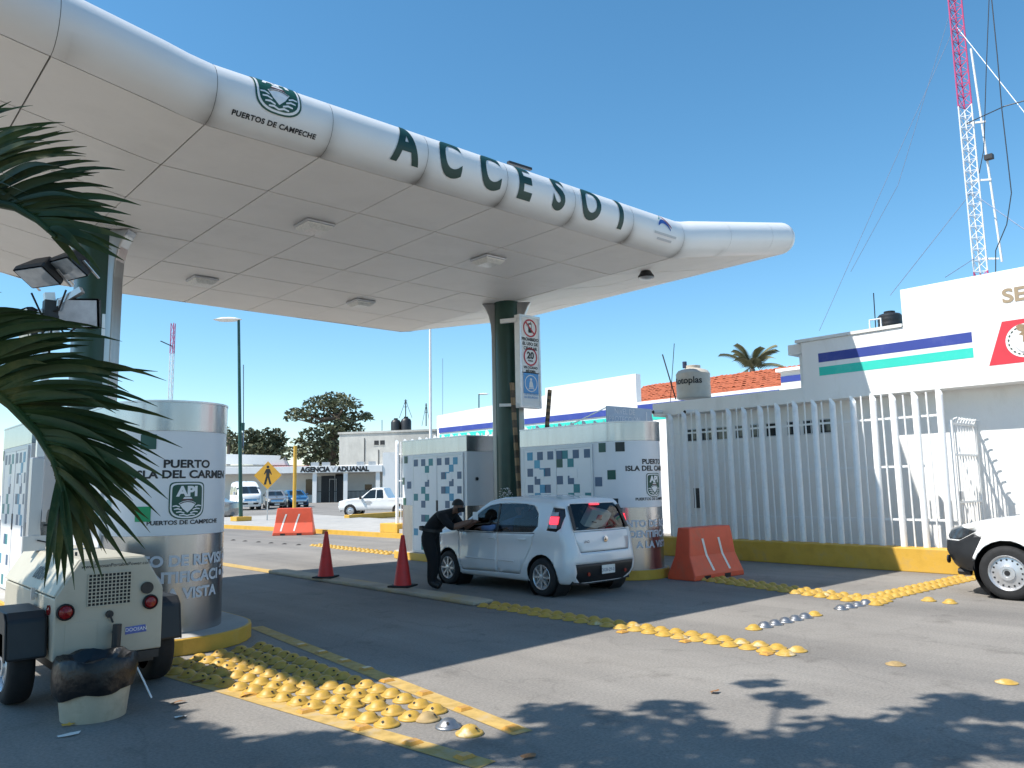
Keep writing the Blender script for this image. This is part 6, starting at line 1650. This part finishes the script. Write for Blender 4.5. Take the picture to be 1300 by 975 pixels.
# near palm: its crown is just out of the picture at the left, two fronds hang in
DP = 2.7
pt = thing('palm_tree', 'coconut palm whose dark fronds hang into the left foreground', 'palm tree', (at(-190,650,DP).x, at(-190,650,DP).y, 0), world=True)
pb_ = Vector((at(-190,650,DP).x, at(-190,650,DP).y, 0)); ptop = at(-170,250,DP)
MB().tube([pb_, pb_+Vector((.02,.0,.8)), (pb_+ptop)/2+Vector((.05,0,0)), ptop+Vector((0,0,.05))], [.20,.15,.13,.12], 14).build('trunk', 'bark', pt, smooth=True)
def frond(rachis, tips, dep0, dep1, w, jitter=.10, droop=.04):
    R_ = [at(x, y, dep0+(dep1-dep0)*i/(len(rachis)-1)) for i, (x, y) in enumerate(rachis)]
    f = MB().tube(R_, [.026-.019*i/(len(R_)-1) for i in range(len(R_))], 8).build('frond', 'leaf_palm', pt, smooth=True)
    tips = sorted(tips); tips = tips + [((a[0]+b[0])/2, (a[1]+b[1])/2-random.uniform(5,40), (a[2]+b[2])/2+random.uniform(-6,6)) for q_ in (0,1) for a, b in zip(tips, tips[1:])]
    n = len(tips)
    def along(t):
        k = min(len(R_)-2, int(t*(len(R_)-1))); u = t*(len(R_)-1)-k; return R_[k]+(R_[k+1]-R_[k])*u
    for i, (s, x, y) in enumerate(tips):
        st = along(s); dd = (st-Vector((0,0,EYE))).dot(fw)
        e = at(x, y, dd+random.uniform(-jitter, jitter)*1.6)
        leaflet(st, e, w*random.uniform(.85,1.15), droop*random.uniform(.3,1.4), 'leaf_palm', f, 9, random.uniform(.2,.5), side=((e-st).cross(fw)+fw*random.uniform(-.45,.45)*(e-st).length))
    return f
up_tips = [(.10,-20,150),(.12,20,136),(.14,41,133),(.16,30,158),(.20,82,155),(.22,71,166),(.24,98,167),(.26,60,180),(.28,93,178),(.30,111,186),(.34,111,196),(.38,127,205),(.42,84,214),(.46,160,218),(.50,105,224),(.54,144,239),(.58,131,259),(.60,110,246),(.64,180,261),(.68,168,274),(.72,150,282),(.76,180,291),(.82,169,307),(.88,158,331),(.94,135,322),(1.0,128,345),
           (.30,-10,330),(.20,-40,360),(.05,-60,190)]
frond([(-170,205),(-90,232),(-30,252),(20,263),(48,280),(72,302)], up_tips, 2.9, 2.55, .024, droop=.09)
lo_tips = [(.10,2,371),(.14,40,395),(.18,90,408),(.22,136,418),(.26,120,432),(.30,156,434),(.33,110,448),(.36,200,472),(.39,214,482),(.42,150,492),(.44,198,515),(.47,165,518),(.50,220,534),(.53,175,545),(.56,231,569),(.59,190,566),(.62,210,582),(.65,213,608),(.68,175,603),(.71,213,634),(.74,192,633),(.77,165,640),(.80,203,656),(.83,192,675),(.86,184,697),(.89,150,680),(.91,161,718),(.93,131,736),(.95,108,725),(.97,120,700),(.99,92,749),(1.0,82,743),(.94,74,700),
           (.38,60,462),(.30,70,425),(.48,120,505),(.57,140,560),(.66,150,590),(.75,140,615)]
frond([(-170,395),(-90,440),(-30,480),(15,515),(48,550),(68,585),(80,625)], lo_tips, 2.85, 2.5, .029, droop=.10)
# fronds on the far side of the crown (out of frame, they shade the ground at the left)
for k, a in enumerate((100,140,180,215,250,285,60)):
    aa = math.radians(a); c0_ = ptop; L_ = 2.6; dirv = Vector((math.cos(aa), math.sin(aa), 0))
    Rr = [c0_+dirv*L_*t+Vector((0,0,.9*t-1.5*t*t)) for t in lin(0,1,7)]
    if any((p-Vector((0,0,EYE))).dot(fw) > .3 and abs((p-Vector((0,0,EYE))).dot(rt)/(p-Vector((0,0,EYE))).dot(fw)) < .75 for p in Rr): continue
    fr_ = MB().tube(Rr, [.025-.02*i/6 for i in range(7)], 6).build('frond', 'leaf_palm', pt)
    for j in range(24):
        t = .12+.88*j/23; q = c0_+dirv*L_*t+Vector((0,0,.9*t-1.5*t*t)); side_ = Vector((-dirv.y, dirv.x, 0))
        for s_ in (-1, 1): leaflet(q, q+side_*s_*.62*(1-.4*t)+dirv*.30+Vector((0,0,-.22)), .05, .04, 'leaf_palm', fr_, 4)
# far palm behind the tiled roof
DF = 42; ft_ = thing('palm_tree', 'distant palm crown sticking up behind the orange tiled roof', 'palm tree', gpt(955, DF), world=True)
cb_ = at(955, 468, DF); MB().tube([gpt(955,DF), (gpt(955,DF)+cb_)/2+Vector((.2,.1,0)), cb_], [.25,.18,.14], 10).build('trunk', 'bark', ft_, smooth=True)
for k in range(17):
    aa = 2*math.pi*k/17+random.uniform(-.15,.15); el = random.uniform(.15,1.25); L_ = random.uniform(1.9,2.5)
    dirv = Vector((math.cos(aa)*math.cos(el), math.sin(aa)*math.cos(el), math.sin(el)))
    Rr = [cb_+dirv*L_*t+Vector((0,0,-1.0*t*t)) for t in lin(0,1,6)]
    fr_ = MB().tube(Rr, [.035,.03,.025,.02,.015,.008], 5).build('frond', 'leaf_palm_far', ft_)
    side_ = dirv.cross(Vector((0,0,1))).normalized(); lb = MB()
    for j in range(20):
        t = .15+.85*j/19; q = cb_+dirv*L_*t+Vector((0,0,-1.0*t*t))
        for s_ in (-1, 1):
            e = q+side_*s_*.5*(1-.5*t)+dirv*.3+Vector((0,0,-.36)); w_ = dirv*.045; lb.add([q-w_, q+w_, e], [(0,1,2)])
    o = lb.build('leaflets', 'leaf_palm_far', fr_); o['kind'] = 'stuff'

# broadleaf tree over the camera: only its shade falls into the picture
def lift(px, py, z): p = on(px, py, 2, 0); return Vector((p.x-SUN_A*z, p.y-SUN_B*z, z))
shade = [(700,905,.36),(745,915,.40),(790,925,.45),(690,940,.40),(740,950,.5),(640,955,.40),(600,950,.25),(800,955,.45),(850,900,.30),(870,925,.35),(905,945,.35),(965,868,.16),(990,885,.18),(1010,893,.16),(930,960,.45),(985,945,.40),(1060,925,.38),(1110,935,.45),(1070,955,.5),(1150,925,.42),(1180,905,.30),(1215,890,.30),(1250,900,.35),(1290,905,.4),(1200,940,.5),(1260,940,.5),(1140,965,.5),(1010,970,.5),(870,970,.45),(760,975,.5),
         (500,962,.30),(440,962,.40),(390,955,.40),(340,960,.40),(380,940,.26),(420,938,.18),(300,960,.35),(325,945,.25),(240,940,.30),(260,960,.40),(190,930,.35),(150,955,.45),(200,965,.45),(100,950,.45),(60,970,.5),(40,935,.45),(110,925,.40),(150,900,.35),(10,900,.5),(170,915,.3),(60,905,.45),(0,960,.5),(560,965,.25)]
cl = []
for px, py, r in shade:
    z = 6.7+random.uniform(-.25,.25); c = lift(px, py, z); cl.append((c, (r*.80, r*.80, .25)))
for px in range(-30, 240, 34):
    for py in range(868, 980, 22):
        if px > 150 and py < 880+ (px-150)*.75: continue
        z = 6.6+random.uniform(-.4,.4); cl.append((lift(px+random.uniform(-10,10), py, z), (.34,.34,.2)))
for k in range(16): cl.append((Vector((-2.6+random.uniform(-1.1,1.0), 3.9+random.uniform(-1.3,1.3), 6.6+random.uniform(-.4,.6))), (.5,.5,.25)))
tb0 = Vector((-3.4, 1.6, 0))
tr = thing('shade_tree', 'broad leafy tree beside the photographer, its shade lies on the road', 'tree', tb0, world=True)
MB().tube([tb0, tb0+Vector((.1,.1,2)), tb0+Vector((.4,.5,4)), tb0+Vector((.9,1.1,5.8))], [.30,.24,.19,.12], 12).build('trunk', 'bark', tr, smooth=True)
lb = MB(); hub = tb0+Vector((.9,1.1,5.7))
for c, r in cl[::3]: lb.tube([hub, (hub+c)/2+Vector((0,0,-.15)), c], [.06,.04,.012], 6)
lb.build('limbs', 'bark', tr, smooth=True)
v, f = [], []
for c, r in cl:
    a, b = leaf_mesh(int(430*r[0]), lambda: in_ball(c, r), .17, .9, .5); o = len(v); v += a; f += [tuple(i+o for i in q) for q in b]
for k in range(70):
    c = Vector((tb0.x+random.uniform(-3.5,1.0), tb0.y+random.uniform(-4,3), random.uniform(6.2,8.5))); a, b = leaf_mesh(120, lambda: in_ball(c, (.7,.7,.4)), .17, .9, .5); o = len(v); v += a; f += [tuple(i+o for i in q) for q in b]
me = bpy.data.meshes.new('crown'); me.from_pydata(v, [], f); o = link('crown', me, 'leaf', tr); o['kind'] = 'stuff'
# small flowering plant at the foot of the right column
q = on(648, 640, 0, 11.1); fpz = .17
t = thing('potted_plant', 'small pale flowering plant at the foot of the green column', 'plant', (11.05, 12.62, .175), world=True)
MB().lathe([(0,0),(.10,0),(.14,.22),(.15,.22),(.15,.25),(.12,.25),(.11,.20),(0,.20)], 16, (11.05,12.62,.175)).build('pot', 'tile_orange', t, smooth=True)
pzs = on(648, 630, 0, 11.05).z
MB().tube([(11.05,12.62,.37),(11.06,12.63,.9),(11.05,12.62,pzs-.1)], .012, 6).build('stem', 'bark', t)
a, b = leaf_mesh(160, lambda: in_ball((11.05,12.62,pzs), (.16,.16,.20)), .05); me = bpy.data.meshes.new('flowers'); me.from_pydata(a, [], b); o = link('flowers', me, 'white_print', t); o['kind'] = 'stuff'
a, b = leaf_mesh(90, lambda: in_ball((11.05,12.62,pzs-.06), (.17,.17,.25)), .07); me = bpy.data.meshes.new('leaves'); me.from_pydata(a, [], b); o = link('leaves', me, 'leaf', t); o['kind'] = 'stuff'

for o in bpy.data.objects:
    if '_world' in o: del o['_world']
